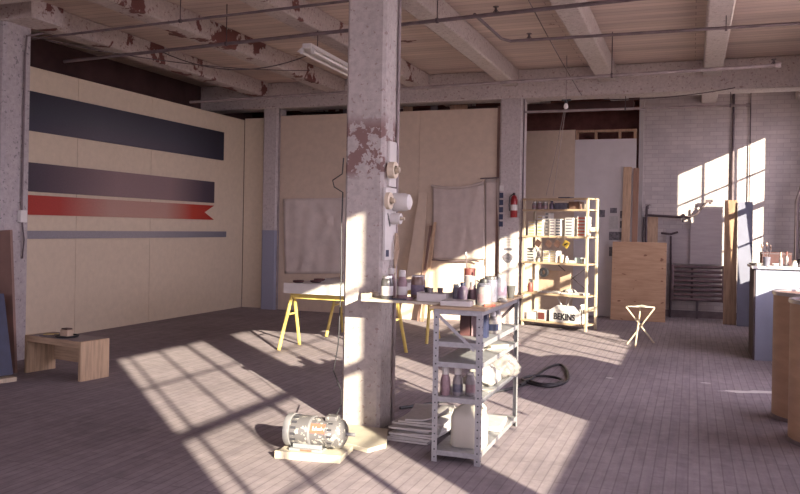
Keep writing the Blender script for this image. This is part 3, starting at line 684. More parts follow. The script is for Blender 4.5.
blob('plastic_bag', 'puffed translucent plastic bag bulging from the far end of the lower steel shelf', 'bag', (-1.31,5.76,.421), (.125,.17,.11), M['bag'], 9)
tag(obj('shallow_tin', MB().lathe([(0,0),(.04,0),(.042,.006),(.036,.006),(.034,.003),(0,.003)], (-1.27,5.17,.4205), 20), M['lid']), 'small round tin lid in front of the rag bundle', 'lid')
# bottom shelf: jug
t = thing('plastic_jug', 'milky white plastic jug with handle on the bottom steel shelf', 'jug', (-1.355,5.05,.0755), math.radians(4))
b = MB(); prof = [(0,.11,.075),(.012,.118,.082),(.19,.118,.082),(.235,.10,.06),(.27,.05,.03),(.285,.026,.026)]
vs = []; nn = 24
for z, a, c in prof:
    for i in range(nn):
        q = 2*math.pi*i/nn; e = .45
        vs.append((a*math.copysign(abs(math.cos(q))**e, math.cos(q)), c*math.copysign(abs(math.sin(q))**e, math.sin(q)), z))
fs = [(j*nn+i, j*nn+(i+1)%nn, (j+1)*nn+(i+1)%nn, (j+1)*nn+i) for j in range(len(prof)-1) for i in range(nn)]+[tuple(range(nn-1,-1,-1)), tuple(range((len(prof)-1)*nn, len(prof)*nn))]
b.add(vs, fs); obj('body', b, M['jug'], t)
obj('cap', MB().cyl((0,0,.285),(0,0,.305), .026, 16), M['white'], t)
obj('handle', MB().tube([(.03,0,.272),(.075,0,.285),(.10,0,.255),(.098,0,.225)], .011, 8), M['jug'], t)
tag(obj('folded_cloth', MB().obox((-1.36,5.62,.0755+.02), (.22,.35,.04), RZ(.1)), M['paper2'], bev=.01), 'folded grey cloth at the far end of the bottom steel shelf', 'cloth')

# papers on the floor
pz = 0
nth = ['bottom', 'second', 'third', 'fourth', 'fifth', 'sixth', 'seventh', 'eighth', 'ninth', 'tenth', 'top']
for i in range(11):
    th = .014; b = MB(); a = random.uniform(-.15, .2); sx, sy = .33+random.uniform(-.03,.02), .52+random.uniform(-.05,.05)
    cx, cy = -1.815+random.uniform(-.03,.03)+i*.002, 5.47+random.uniform(-.05,.05)+i*.01
    n = 8; vs = []
    for zz in (0, 1):
        for j in range(n+1):
            for ii in range(n+1):
                u = ii/n-.5; v = j/n-.5; q = RZ(a) @ Vector((u*sx, v*sy, 0))
                vs.append((cx+q.x, cy+q.y, pz+zz*th*.85+(.05 if i == 10 else 0)*max(0, u-v-.3)**2*4+.0005))
    S = (n+1)*(n+1); fs = []
    for j in range(n):
        for ii in range(n):
            k0 = j*(n+1)+ii; fs.append((k0, k0+n+1, k0+n+2, k0+1)); fs.append((S+k0, S+k0+1, S+k0+n+2, S+k0+n+1))
    for ii in range(n):
        fs.append((ii, ii+1, S+ii+1, S+ii)); k0 = n*(n+1)+ii; fs.append((k0+1, k0, S+k0, S+k0+1))
        k0 = ii*(n+1); fs.append((k0+n+1, k0, S+k0, S+k0+n+1)); k0 = ii*(n+1)+n; fs.append((k0, k0+n+1, S+k0+n+1, S+k0))
    b.add(vs, fs); tag(obj('newspaper', b, M['paper2' if i % 3 else 'paper'], smooth=False), nth[i]+(' layer' if i in (0, 10) else ' layer up')+' of the newspaper pile beside the steel shelves', 'newspaper', 'newspapers piled beside the steel shelves')
    pz += th
# hose
pts = []
for px, py in [(400,408),(440,402),(470,397),(500,391),(520,386),(533,378),(548,368),(560,365),(567,371),(568,380),(560,385),(545,387),(530,384),(522,380),(530,377),(545,377),(558,379),(563,382),(555,385),(540,385),(528,382),(519,387)]:
    q = G(px, py, .014); pts.append(q)
sm = []
for i in range(len(pts)-1):
    p0, p1, p2, p3 = pts[max(i-1,0)], pts[i], pts[i+1], pts[min(i+2,len(pts)-1)]
    for k in range(5):
        s = k/5; sm.append(.5*((2*p1)+(-p0+p2)*s+(2*p0-5*p1+4*p2-p3)*s*s+(-p0+3*p1-3*p2+p3)*s**3))
for i, q in enumerate(sm): q.z = .014+.012*(i/len(sm))
tag(obj('rubber_hose', MB().tube(sm, .013, 8), M['black']), 'black rubber hose lying in loops on the floor behind the steel shelves', 'hose')
# ------------------------------------------------------------------ WOODEN BOOKSHELF
BA = math.radians(-20); BO = Vector((-2.52, 12.40, 0)); BW, BD, BH = 1.13, .35, 2.0
BM = Matrix.Translation(BO) @ RZ(BA)
t = thing('wooden_shelf', 'tall pale pine shelf unit crammed with cartons and jars beside the pale column', 'shelf unit', BO, BA)
pw = .036
for x in (0, BW-pw):
    for y in (0, BD-pw):
        obj('post', MB().box(x,y,0,x+pw,y+pw,BH), M['pine'], t, .003)
SZ = [.10, .53, 1.01, 1.42, 1.83, 2.0]
for z in SZ:
    obj('shelf_board', MB().box(.004,pw*.2,z-.022,BW-.004,BD-pw*.2,z).box(.0,-.014,z-.03,BW,-.0005,z), M['pine_x'], t, .002)
obj('side_rail', MB().box(BW-.0005,.05,.3,BW+.018,BD-.05,.36), M['pine'], t); obj('side_rail', MB().box(BW-.0005,.05,1.5,BW+.018,BD-.05,1.56), M['pine'], t)
obj('cross_brace', MB().cyl((.45,BD-.03,.56),(1.0,BD-.03,.97), .007, 6).cyl((1.0,BD-.02,.56),(.45,BD-.02,.97), .007, 6), M['iron'], t)
def S(x, y, z): return BM @ Vector((x*.935, y, z))
def mark_carton(w_, d_, h_, m, mk):
    t_ = thing('small_carton', '', 'box', (0,0,-50)); obj('carton_body', MB().box(-w_/2,-d_/2,0,w_/2,d_/2,h_-.002), m, t_, .0015)
    obj('label_panel', MB().box(-w_/2+.012,-d_/2-.0012,h_*.3,w_/2-.012,-d_/2,h_*.72), mk, t_); return t_
def stack(x, y, z, n, w_, d_, h_, m, mk, label, group, jit=.0015):
    proto = mark_carton(w_, d_, h_, m, mk)
    names = {0: 'lowest', n-1: 'topmost'}
    ordn = ['lowest', 'second from the bottom', 'third from the bottom', 'fourth from the bottom', 'fifth from the bottom', 'sixth from the bottom', 'seventh from the bottom', 'eighth from the bottom']
    for k_ in range(n):
        p_ = S(x+random.uniform(-jit,jit), y+random.uniform(-jit,jit), z+k_*h_+.0005)
        o_ = 'topmost' if k_ == n-1 else ordn[k_]
        if k_ == 0:
            proto.location = p_; proto.rotation_euler.z = BA; proto['label'] = o_+' '+label; proto['group'] = group
        else: dup(proto, p_, BA+random.uniform(-.008,.008), o_+' '+label, group)
z = 1.42
stack(.13,.17,z, 5, .13,.2,.046, M['paper'], M['ochre'], 'white carton in the leftmost stack on the third shelf down', 'cartons on the wooden shelf')
stack(.295,.16,z, 6, .097,.2,.052, M['white'], M['ochre'], 'ochre-marked carton in the tall second stack', 'cartons on the wooden shelf')
stack(.39,.2,z, 7, .07,.16,.052, M['paper'], M['greyjar'], 'narrow grey-white carton right of the tall second stack', 'cartons on the wooden shelf')
stack(.535,.15,z, 6, .097,.2,.044, M['white'], M['purple'], 'violet-marked carton in the middle stack, left column', 'cartons on the wooden shelf')
stack(.645,.15,z, 6, .097,.2,.044, M['white'], M['dkblue'], 'navy-marked carton in the middle stack, right column', 'cartons on the wooden shelf')
stack(.84,.15,z, 6, .13,.2,.047, M['white'], M['greyjar'], 'grey-marked carton in the fourth stack', 'cartons on the wooden shelf')
stack(1.05,.17,z, 6, .14,.2,.05, M['white'], M['label_red'], 'red-marked carton in the rightmost stack', 'cartons on the wooden shelf')
z = 1.01
stack(.13,.15,z, 5, .14,.2,.043, M['white'], M['black'], 'black-marked carton on the left of the fourth shelf down', 'cartons on the fourth shelf')
stack(.43,.15,z, 5, .11,.2,.036, M['white'], M['ochre'], 'ochre-marked carton in the middle of the fourth shelf down', 'cartons on the fourth shelf')
stack(.55,.16,z, 5, .10,.2,.036, M['paper'], M['ochre'], 'plain-sided carton beside the ochre-marked stack', 'cartons on the fourth shelf')
# top shelf cans (z 1.83)
for i, (x, m_) in enumerate([(.155,'whitejar'), (.255,'pink'), (.355,'whitejar')]):
    jar(S(x,.12,1.8305), ['white can, leftmost of three on the top shelf', 'pinkish can, middle of three on the top shelf', 'white can, rightmost of three on the top shelf'][i], M[m_], M['lid'], .125, .043, name='paint_can', cat='can', group='cans on the top shelf', lab=M['pink'])
bottle(S(.47,.14,1.8305), 'violet bottle right of the three cans on the top shelf', M['purple'], M['dkblue'], .13, .04, .02, .02)
carton(S(.66,.18,1.8305), (.22,.16,.10), M['greyjar'], 'dark grey box in the middle of the top shelf', rz=BA)
carton(S(.90,.18,1.8305), (.18,.16,.12), M['brown_glass'], 'brown box at the right of the top shelf', rz=BA)
cup(S(1.08,.08,1.8305), 'small cream cup at the right end of the top shelf', M['cream'], .08, .025, .03)
carton(S(.72,.16,2.0005), (.20,.14,.02), M['dkblue'], 'dark blue flat book lying on top of the wooden shelf', rz=BA, name='book', cat='book')
# fourth-shelf odds
jar(S(.27,.10,1.0105), 'small cream jar between the carton stacks on the fourth shelf', M['cream'], M['whitejar'], .08, .035)
jar(S(.68,.12,1.0105), 'tan jar beside the carton stack on the fourth shelf', M['tan_obj'], M['cream'], .12, .04)
bottle(S(.78,.11,1.0105), 'short white bottle in the middle of the fourth shelf', M['white'], M['white'], .10, .03, .015, .02)
carton(S(.88,.14,1.0105), (.10,.12,.04), M['white'], 'low white carton left of the pale cyan box', rz=BA)
carton(S(.99,.13,1.0105), (.09,.10,.085), M['cyanbox'], 'pale cyan box at the right of the fourth shelf', rz=BA)
cup(S(1.10,.10,1.0105), 'cream pot holding a stick at the right end of the fourth shelf', M['cream'], .08, .03, .035, 'pot', 'pot')
# hanging tags under shelf 1.42
for i, (x, m_) in enumerate([(.32,'brown_tag'), (.52,'brown_tag'), (.68,'brown_tag'), (.84,'yellow_tag')]):
    q = S(x, -.024, 1.30); t = thing('hanging_tag', ['dark brown tag, leftmost of the row hung from the shelf edge', 'dark brown tag, second of the row hung from the shelf edge', 'dark brown tag, third of the row hung from the shelf edge', 'yellow diamond tag hung from the shelf edge'][i], 'tag', q, BA, 'tags hung from the third shelf board')
    obj('card', MB().obox((0,0,0), (.10,.006,.10), RY(.55)), M[m_], t); obj('hook', MB().cyl((0,0,.05),(0,0,.115), .003, 6), M['iron'], t)
    if i == 3: obj('dark_mark', MB().obox((0,-.0045,0), (.07,.002,.02), RY(-.5)), M['black'], t)
t = thing('tape_roll', 'black tape roll hanging under the fourth shelf board', 'tape roll', S(.45,-.04,.855), BA)
obj('roll', MB().lathe([(.035,-.02),(.075,-.02),(.075,.02),(.035,.02)], (0,0,0), 24, RX(math.radians(90)), True), M['black'], t); obj('hook', MB().cyl((0,0,.035),(0,0,.118), .004, 6), M['iron'], t)
bottle(S(.115,.09,.5305), 'brown-red bottle with white cap at the left of the fifth shelf', M['redcup'], M['white'], .20, .045, .03, .05, .032)
# shelf .53: papers
for i, (x, y, a, w_) in enumerate([(.37,.15,.03,.18), (.59,.16,-.03,.18), (.81,.15,.03,.18), (1.02,.16,-.03,.18)]):
    tag(obj('paper_bundle', MB().obox(S(x,y,.53+.014), (w_,.22,.026), RZ(BA+a)), M['paper' if i % 2 else 'paper2'], bev=.004), ['leftmost paper bundle on the fifth shelf of the wooden unit', 'second paper bundle from the left on the fifth shelf', 'third paper bundle on the fifth shelf', 'rightmost paper bundle on the fifth shelf'][i], 'paper', 'paper bundles on the fifth shelf')
blob('rag_bundle', 'cream rag heap on the papers of the wooden shelf', 'rag', S(.82,.15,.5575), (.09,.08,.035), M['rag'], 12)
o = MB().box(-.28,0,0,.28,.012,.34)
t = thing('tan_drawing_board', 'tan board standing at the back of the fifth shelf', 'board', S(.45,.30,.5305), BA); obj('board_face', o, M['tan_obj'], t)
# bottom: BEKINS carton
t = thing('moving_carton', 'white moving carton with open flaps and bold black lettering on the bottom shelf', 'box', S(.81,.15,.1005), BA)
obj('carton_body', MB().box(-.26,-.14,0,.26,.14,.17), M['paper'], t, .003)
obj('flap', MB().prism_m([(-.26,0),(.26,0),(.14,.10),(-.14,.10)], .004, Matrix.Translation((0,-.138,.171)) @ RX(math.radians(60))), M['paper'], t)
obj('flap', MB().prism_m([(-.14,0),(.14,0),(.10,.12),(-.08,.12)], .004, Matrix.Translation((.26,0,.171)) @ RZ(math.radians(90)) @ RX(math.radians(70))), M['paper'], t)
cu = bpy.data.curves.new('lettering', 'FONT'); cu.body = 'BEKINS'; cu.size = .135; cu.extrude = .0015; cu.align_x = 'CENTER'; cu.offset = .004
to = bpy.data.objects.new('tmp', cu); C.objects.link(to); bpy.context.view_layer.update()
me = bpy.data.meshes.new_from_object(to.evaluated_get(bpy.context.evaluated_depsgraph_get())); bpy.data.objects.remove(to)
for v in me.vertices: v.co = Vector((v.co.x*.84, -.1425-v.co.z, v.co.y+.045))
me.materials.clear(); me.materials.append(M['black']); lo = bpy.data.objects.new('lettering', me); C.objects.link(lo); lo.parent = t; lo['label'] = 'bold black word BEKINS'
carton(S(.17,.12,.1005), (.16,.16,.12), M['white'], 'small white carton on the left of the bottom shelf', rz=BA)
carton(S(.37,.12,.1005), (.17,.16,.16), M['paper'], 'white carton with reddish front left of the moving carton', rz=BA)
tag(obj('red_folder', MB().obox(S(.37,.034,.1005+.07), (.11,.006,.10), RZ(BA)), M['redcup']), 'reddish card standing before the small cartons on the bottom shelf', 'card')
t = thing('folding_easel', 'white folding tripod stand on the moving carton between the two lowest shelves', 'stand', S(.74,.14,.2715), BA)
for a_, b2 in (((0,0,.0),(-.12,-.02,.2)), ((0,0,0),(.12,-.02,.2)), ((0,0,0),(0,.08,.2))): obj('leg', MB().cyl(a_, b2, .009, 8), M['white'], t)

# ------------------------------------------------------------------ PALE COLUMN: extinguisher, notices
t = thing('fire_extinguisher', 'red fire extinguisher hanging on the pale column left of the wooden shelves', 'fire extinguisher', (-2.66, 12.39, 1.70), 0)
obj('tank', MB().lathe([(0,0),(.05,0),(.056,.01),(.056,.28),(.04,.33),(.018,.35),(0,.35)], (0,0,0), 20), M['red'], t)
obj('valve', MB().cyl((0,0,.35),(0,0,.38), .014, 10).box(-.012,-.06,.375,.012,.03,.388).box(-.01,-.055,.355,.01,.0,.365), M['iron'], t)
obj('label_patch', MB().lathe([(.0565,.11),(.0575,.11),(.0575,.2),(.0565,.2)], (0,0,0), 20, None, True), M['white'], t)
obj('hose', MB().tube([(-.01,-.02,.37),(-.06,-.04,.33),(-.075,-.03,.2),(-.065,-.03,.1)], .008, 8), M['black'], t)
obj('bracket', MB().box(-.03,.05,.1,.03,.0695,.3), M['iron'], t)
for i in range(6):
    tag(obj('notice_slip', MB().box(-2.915,12.453,1.55+i*.115,-2.85,12.4595,1.635+i*.115), M['dkblue' if i < 5 else 'paper']), ['lowest', 'second lowest', 'third lowest', 'third highest', 'second highest', 'pale topmost'][i]+' notice slip in the column of slips on the pale column', 'notice', 'notice slips on the pale column')
t = thing('calendar_sheet', 'white sheet ruled with brown lines, pinned on the pale column', 'poster', (-2.90, 12.455, 1.27), 0)
obj('sheet', MB().box(0,0,0,.25,.004,.15), M['paper'], t)
b = MB()
for i in range(5): b.box(.01,-.0012,.02+i*.027,.24,-.0002,.027+i*.027)
obj('rules', b, M['brown_tag'], t)
t = thing('poster', 'white poster with a dark rounded shape below the ruled sheet on the pale column', 'poster', (-2.90, 12.455, .86), 0)
obj('sheet', MB().box(0,0,0,.27,.004,.38), M['paper'], t)
b = MB(); b.prism_m([(.09*math.cos(a)*(1+.12*math.sin(3*a)), .075*math.sin(a)*(1+.1*math.cos(4*a))) for a in [2*math.pi*i/20 for i in range(20)]], .0012, Matrix.Translation((.135,-.0014,.19)) @ RX(math.radians(90)))
b.box(.07,-.0016,.31,.21,-.0004,.35); obj('dark_figure', b, M['photo'], t)

# ------------------------------------------------------------------ BACK RIGHT: prints, planks, plywood, pipes, radiator
pr = [((599,217),(605,210),'photo','dark print, leftmost of the cluster on the white panel'), ((610,213),(617,208),'photo','dark print at the top of the cluster on the white panel'), ((620,218),(624,211),'photo','upper right dark print beside the planks'), ((620,228),(624,221),'photo','lower right dark print beside the planks'), ((609,229),(618,216),'paper2','pale drawing in the middle of the print cluster'), ((609,240),(623,232),'photo','wide dark print above the plywood sheet'), ((609,256),(615,247),'photo','lowest dark print, just above the plywood edge')]
for a_, b2, m_, l in pr:
    p0 = PY(*a_, 14.39); p1 = PY(*b2, 14.39)
    tag(obj('pinned_print', MB().box(p0.x,14.39,p0.z,p1.x,14.3985,p1.z), M[m_]), l, 'print', 'prints pinned on the white panel')
lean_board('long_plank', 'tall tan plank leaning behind the plywood sheet', -1.17, -1.03, 14.37, 14.20, 2.64, .03, M['plank'], 0, shift=.02)
lean_board('long_plank', 'tall brown plank leaning just right of the tan one', -.995, -.90, 14.37, 14.20, 2.62, .03, M['plank_b'], 0, shift=.015)
lean_board('short_plank', 'short tan board standing behind the right half of the plywood sheet', -.76, -.58, 14.94, 14.75, 1.78, .03, M['plank'], 0)
lean_board('plywood_sheet', 'knotty plywood sheet leaning in front of the planks and brick wall', -1.29, -.40, 14.12, 13.92, 1.33, .02, M['ply'])
Yp = 14.86
def pq(px, py, y=Yp): return PY(px, py, y)
t = thing('wall_pipes', 'dark water pipes with valves running across the brick wall', 'pipe', (0,0,0))
t.location = (0,0,0)
obj('pipe_run', MB().tube([pq(645,215), pq(680,217), pq(690,217)], .022, 8), M['iron'], t)
obj('pipe_riser', MB().tube([pq(690,217), pq(697,214), pq(704,205), pq(708,201), pq(711,204)], .02, 8), M['iron'], t)
obj('pipe_drop', MB().tube([pq(647,206), pq(646,225), pq(646,244)], .022, 8).tube([pq(644,217), pq(643,243)], .014, 8), M['iron'], t)
obj('valve', MB().cyl(pq(683,216)-Vector((0,.03,0)), pq(683,216)+Vector((0,.1,0)), .04, 12).cyl(pq(683,214), pq(683,222), .012, 8), M['iron'], t)
obj('valve', MB().obox(pq(709,201), (.12,.05,.05)), M['iron'], t)
obj('valve', MB().cyl(pq(648,205), pq(648,209), .012, 8).obox(pq(648,205), (.09,.09,.012)), M['iron'], t)
t = thing('radiator_pipe', 'dark feed pipe with a side branch rising left of the radiator', 'pipe', (0,0,0))
obj('riser', MB().tube([(-.345,Yp,0), (-.345,Yp,1.0), pq(671,236)], .02, 8), M['iron'], t)
obj('branch', MB().tube([pq(661,233), pq(671,234), pq(678,232)], .02, 8), M['iron'], t)
t = thing('wall_radiator', 'dark horizontal-pipe radiator hung low on the brick wall', 'radiator', (-.31,14.84,.30))
for i in range(8): obj('pipe', MB().cyl((0,0,.03+i*.082),(.83,0,.03+i*.082), .027, 10), M['radiator'], t)
obj('end_header', MB().box(-.03,-.03,0,.02,.03,.64), M['radiator'], t, .01); obj('end_header', MB().box(.81,-.03,0,.86,.03,.64), M['radiator'], t, .01)
obj('wall_bracket', MB().box(.3,.03,.05,.34,.159,.6), M['iron'], t); obj('support_leg', MB().box(.39,-.02,-.30,.43,.02,.0), M['iron'], t)
lean_board('shade_sheet', 'grey sheet standing in for wall shadow above the radiator, right and taller one', -.03, .48, 14.96, 14.90, .98, .02, M['sheet'], z0=.95)  # grey sheets put where the brick lies in stepped shadow
lean_board('shade_sheet', 'grey sheet standing in for wall shadow above the radiator, left and lower one', -.44, -.02, 14.97, 14.93, .62, .015, M['sheet'], z0=.95)
lean_board('brown_door_board', 'tall brown board leaning on the brick wall right of the radiator', .50, .70, 14.24, 14.12, 2.06, .03, M['rust_board'])
lean_board('blue_grey_board', 'tall blue-grey board leaning behind the workbench', .705, .93, 14.2, 13.98, 2.03, .03, M['blue_board'])
for a_, r_, l in ((734, .02, 'thick dark conduit running down the brick wall from the ceiling'), (751, .009, 'thin dark conduit running down the brick wall, right of the thick one')):
    p = PY(a_, 95, 14.95); tag(obj('wall_conduit', MB().cyl((p.x,14.965,1.9),(p.x,14.965,ZC), r_, 8), M['iron']), l, 'conduit')
p = PY(797,205,14.6); tag(obj('corner_pipe', MB().tube([(p.x,14.6,0),(p.x,14.6,2.05),(p.x+.05,14.55,2.25),(p.x+.12,14.5,2.5)], .035, 10), M['pipe']), 'grey-brown pipe rising in the far right corner', 'pipe')

# ------------------------------------------------------------------ STOOL
t = thing('folding_stool', 'small three-legged folding stool with a pale sling seat, out on the open floor', 'stool', (-.64,11.0,0))
L0 = Vector((-.64,11.0,0)); zt = .50
tops = [G(626,308,zt)-L0, G(655,310,zt)-L0, Vector((.03,.17,zt))]
tops = [Vector((-.175,-.04,zt)), Vector((.19,.0,zt)), Vector((-.0,.22,zt+.005))]
feet = [G(654,343)-L0, G(627,344)-L0, G(635,348)-L0]
for a_, b2 in zip(tops, feet): obj('leg', MB().cyl(b2, a_, .011, 8), M['pine'], t)
b = MB(); n = 8; vs = []; idx = {}
for i in range(n+1):
    for j in range(n+1-i):
        u = i/n; v = j/n; w_ = 1-u-v; p = tops[0]*u+tops[1]*v+tops[2]*w_; p = p+Vector((0,0,.012-.35*27*u*v*w_*.03)); idx[i,j] = len(vs); vs.append(p)
fs = []
for i in range(n):
    for j in range(n-i):
        fs.append((idx[i,j], idx[i+1,j], idx[i,j+1]))
        if j < n-i-1: fs.append((idx[i+1,j], idx[i+1,j+1], idx[i,j+1]))
b.add(vs, fs); o = obj('seat', b, M['cream'], t); so = o.modifiers.new('s', 'SOLIDIFY'); so.thickness = .012
obj('pivot', MB().lathe([(0,-.02),(.02,-.015),(.02,.015),(0,.02)], sum(tops, Vector())/6+sum(feet, Vector())/6, 10), M['iron'], t)

# ------------------------------------------------------------------ WORKBENCH right
CB = Vector((.70,10.3,0)); ct = 1.12
t = thing('workbench', 'blue-grey workbench with cluttered white top by the right edge', 'workbench', CB, 0)
obj('front_panel', MB().box(.02,0,.0,1.15,.03,ct-.03), M['counter'], t, .003)
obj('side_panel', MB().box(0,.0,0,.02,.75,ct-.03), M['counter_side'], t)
obj('back_panel', MB().box(.02,.72,0,1.15,.75,ct-.03), M['counter'], t)
obj('worktop', MB().box(-.03,-.04,ct-.03,1.17,.78,ct), M['white_top'], t, .004)
obj('corner_strip', MB().box(.021,-.008,0,.06,-.0005,ct-.031), M['counter'], t)
def W(px, py): return G(px, py, ct+.0005)
t = thing('maroon_case', 'maroon box at the back of the workbench', 'box', (.98,10.85,ct+.0005), .05)
obj('case_body', MB().box(-.17,-.08,0,.17,.08,.16), M['maroon'], t, .005); obj('case_rim', MB().box(-.175,-.085,.135,.175,.085,.15), M['iron'], t)
t = thing('brush_can', 'dark cup leaning with brushes at the left front corner of the workbench', 'cup', (.84,10.38,ct+.0005))
obj('body', MB().lathe([(0,0),(.035,0),(.045,.11),(.04,.11),(.032,.006),(0,.006)], (0,0,0), 16), M['greyjar'], t)
for i, (a_, b2) in enumerate([((-.01,.0,.01),(-.05,.02,.21)), ((.01,0,.01),(.0,.02,.23)), ((.0,.01,.01),(.04,-.01,.2))]): q = obj('brush_handle', MB().cyl(a_, b2, .005, 6), M['iron'], t); obj('bristles', MB().lathe([(.004,0),(.013,.02),(.012,.045),(.002,.06)], b2, 8), M['brown_glass'], q)
blob('crumpled_rag', 'pale rag draped over the left corner of the workbench', 'rag', (.74,10.42,ct+.0005), (.03,.05,.02), M['rag'], 21)
t = thing('tin_dish', 'shallow tin dish overhanging the left end of the worktop', 'dish', (.74,10.58,ct+.0005))
obj('dish', MB().lathe([(0,0),(.06,0),(.085,.03),(.08,.03),(.056,.006),(0,.006)], (0,0,0), 18), M['lid'], t)
for i, (x, y, m_, c_, h_, l) in enumerate([(.935,10.36,'whitejar','white',.03,''), (.995,10.40,'whitejar','tan_obj',.17,'white tube standing in front of the maroon box'), (1.06,10.42,'whitejar','redcup',.18,'white bottle with reddish tip, right of the white tube'), (1.14,10.36,'white','cream',.075,'small white jar near the middle of the worktop'), (1.22,10.38,'paper','white',.09,'squat white jar at the right of the worktop')]):
    if i == 0: cup((x,y,ct+.0005), 'small white bowl right of the brush cup', M['white'], .035, .025, .04, 'bowl', 'bowl')
    else: bottle((x,y,ct+.0005), l, M[m_], M[c_], h_, .022 if h_ > .1 else .034, .009 if h_ > .1 else .02, .05 if h_ > .1 else .015)
carton((1.30,10.48,ct+.0005), (.12,.1,.13), M['cream'], 'cream carton at the right end of the worktop in view')
tag(obj('paper_sheet', MB().obox((.98,10.30,ct+.003), (.28,.10,.004), RZ(.05)), M['paper']), 'white paper sheet at the front edge of the workbench', 'paper')
blob('dark_cloth', 'dark cloth heap behind the small jars on the workbench', 'cloth', (1.34,10.85,ct+.0005), (.12,.10,.06), M['black'], 31)

# ------------------------------------------------------------------ DRUMS
def drum(loc, label):
    t = thing('fibre_drum', label, 'drum', loc, 0, 'brown drums by the right edge'); r = .29; h = 1.03
    obj('body', MB().lathe([(0,0),(r,0),(r,h),(r-.01,h),(r-.01,.02),(0,.02)], (0,0,0), 40), M['drum'], t)
    obj('top_rim', MB().lathe([(r-.015,h-.025),(r+.008,h-.025),(r+.010,h-.012),(r+.008,h+.004),(r-.015,h+.004)], (0,0,0), 40, None, True), M['rim'], t)
    obj('bottom_rim', MB().lathe([(r-.002,.0),(r+.006,.0),(r+.006,.03),(r-.002,.03)], (0,0,0), 40, None, True), M['pipe'], t)
    obj('lid', MB().lathe([(0,h-.02),(r-.016,h-.02),(r-.016,h-.008),(0,h-.008)], (0,0,0), 40), M['brown_board'], t)
    return t
drum((.93,7.22,0), 'brown fibre drum with steel rim, the farther one at the right edge')
drum((.97,6.42,0), 'brown fibre drum with steel rim, the nearer one cut by the right edge')

t = thing('shadow_locker', 'tall narrow grey locker added out of view to shadow the brick wall', 'locker', (1.60,13.45,0))  # unseen locker, added only to cast shadow on the brick wall
obj('body', MB().box(0,0,.05,.28,.25,2.6), M['steel'], t, .004); obj('door', MB().box(-.012,.01,.08,-.0005,.24,2.57), M['steel'], t, .002); obj('plinth', MB().box(.01,.01,0,.27,.24,.05), M['iron'], t)
t = thing('shadow_crate', 'slatted wooden crate added out of view to shade the workbench front', 'crate', (1.36,9.30,0))  # unseen crate, added only to keep sun off the workbench front
obj('body', MB().box(0,0,0,.48,.6,1.05), M['plank'], t, .004)
for z in (.1,.5,.92): obj('batten', MB().box(-.02,0,z,-.0005,.6,z+.08), M['plank'], t, .002)

rnd = random.Random(5)
for c_, rx, ry, rot, l in [(G(752,392), .26, .06, .35, 'long white paint smear on the floor before the workbench'), (G(610,378), .035, .02, .2, 'small white paint fleck on the open floor behind the hose'), (G(706,383), .05, .018, .1, 'thin white paint fleck left of the long smear')]:
    poly = []
    for i in range(22):
        a_ = 2*math.pi*i/22; k_ = 1+rnd.uniform(-.35,.35); q = RZ(rot) @ Vector((rx*k_*math.cos(a_), ry*k_*math.sin(a_), 0)); poly.append((c_.x+q.x, c_.y+q.y))
    tag(obj('paint_splash', MB().prism(poly, .0002, .0012), M['paper'], smooth=False), l, 'paint splash')

# ------------------------------------------------------------------ CEILING SERVICES
def pipe(name, label, pts, r, m=M['pipe'], hang=(), sprk=(), cap=False):
    t = thing(name, label, 'pipe', (0,0,0)); obj('pipe_run', MB().tube(pts, r, 10), m, t)
    for x, y, z in hang: obj('hanger', MB().cyl((x,y,z),(x,y,ZC if True else z), .006, 6).lathe([(r+.001,-.012),(r+.008,-.012),(r+.008,.012),(r+.001,.012)], (x,y,z), 12, RY(math.radians(90)), True), M['iron'], t)
    for x, y, z in sprk:
        s = obj('sprinkler_head', MB().cyl((x,y,z),(x,y,z+.07), .012, 8).cyl((x,y,z+.07),(x,y,z+.075), .03, 10).cyl((x-.025,y,z+.02),(x,y,z+.055), .005, 6).cyl((x+.025,y,z+.02),(x,y,z+.055), .005, 6), M['iron'], t)
    if cap: p = Vector(pts[-1]); obj('end_cap', MB().cyl(p-Vector((.04,0,0)), p+Vector((.02,0,0)), r*1.6, 12), m, t)
    return t
pipe('sprinkler_pipe', 'thin ceiling pipe nearest the camera, over the paintings', [(-7.7,7.08,3.6),(1.9,6.3,3.6)], .013, hang=[(-5.0,6.86,3.6)])
P2 = lambda x: 8.15-(x+7.7)*.105
pipe('sprinkler_pipe', 'ceiling pipe crossing above the fluorescent light', [(-7.74,P2(-7.74),3.6),(1.9,P2(1.9),3.6)], .020, hang=[(-5.1,P2(-5.1),3.6),(-2.45,P2(-2.45),3.6)], sprk=[(-1.83,P2(-1.83),3.6)])
pipe('sprinkler_pipe', 'cross pipe with elbow joining the two middle ceiling pipes', [(-2.05,P2(-2.05),3.62),(-2.02,8.6,3.62),(-1.95,8.74,3.62),(-1.8,8.78,3.63),(1.9,9.15,3.70)], .017, M['pipe'], sprk=[(-1.75,8.79,3.63)], hang=[(.3,8.99,3.66)])
P3 = lambda x: 10.92-(x+7.7)*.074
pipe('sprinkler_pipe', 'pale ceiling pipe with capped end running before the back beam', [(-7.74,P3(-7.74),3.5),(.93,P3(.93),3.5)], .022, M['pipe_l'], hang=[(-4.5,P3(-4.5),3.5),(-1.0,P3(-1),3.5)], sprk=[(.87,P3(.87),3.5)], cap=True)
pipe('sprinkler_pipe', 'pale pipe hung under the back beam toward the brick wall', [(-2.56,12.60,3.40),(.75,12.68,3.40)], .02, M['pipe_l'], hang=[(-1.0,12.64,3.40),(.5,12.67,3.40)], cap=True)
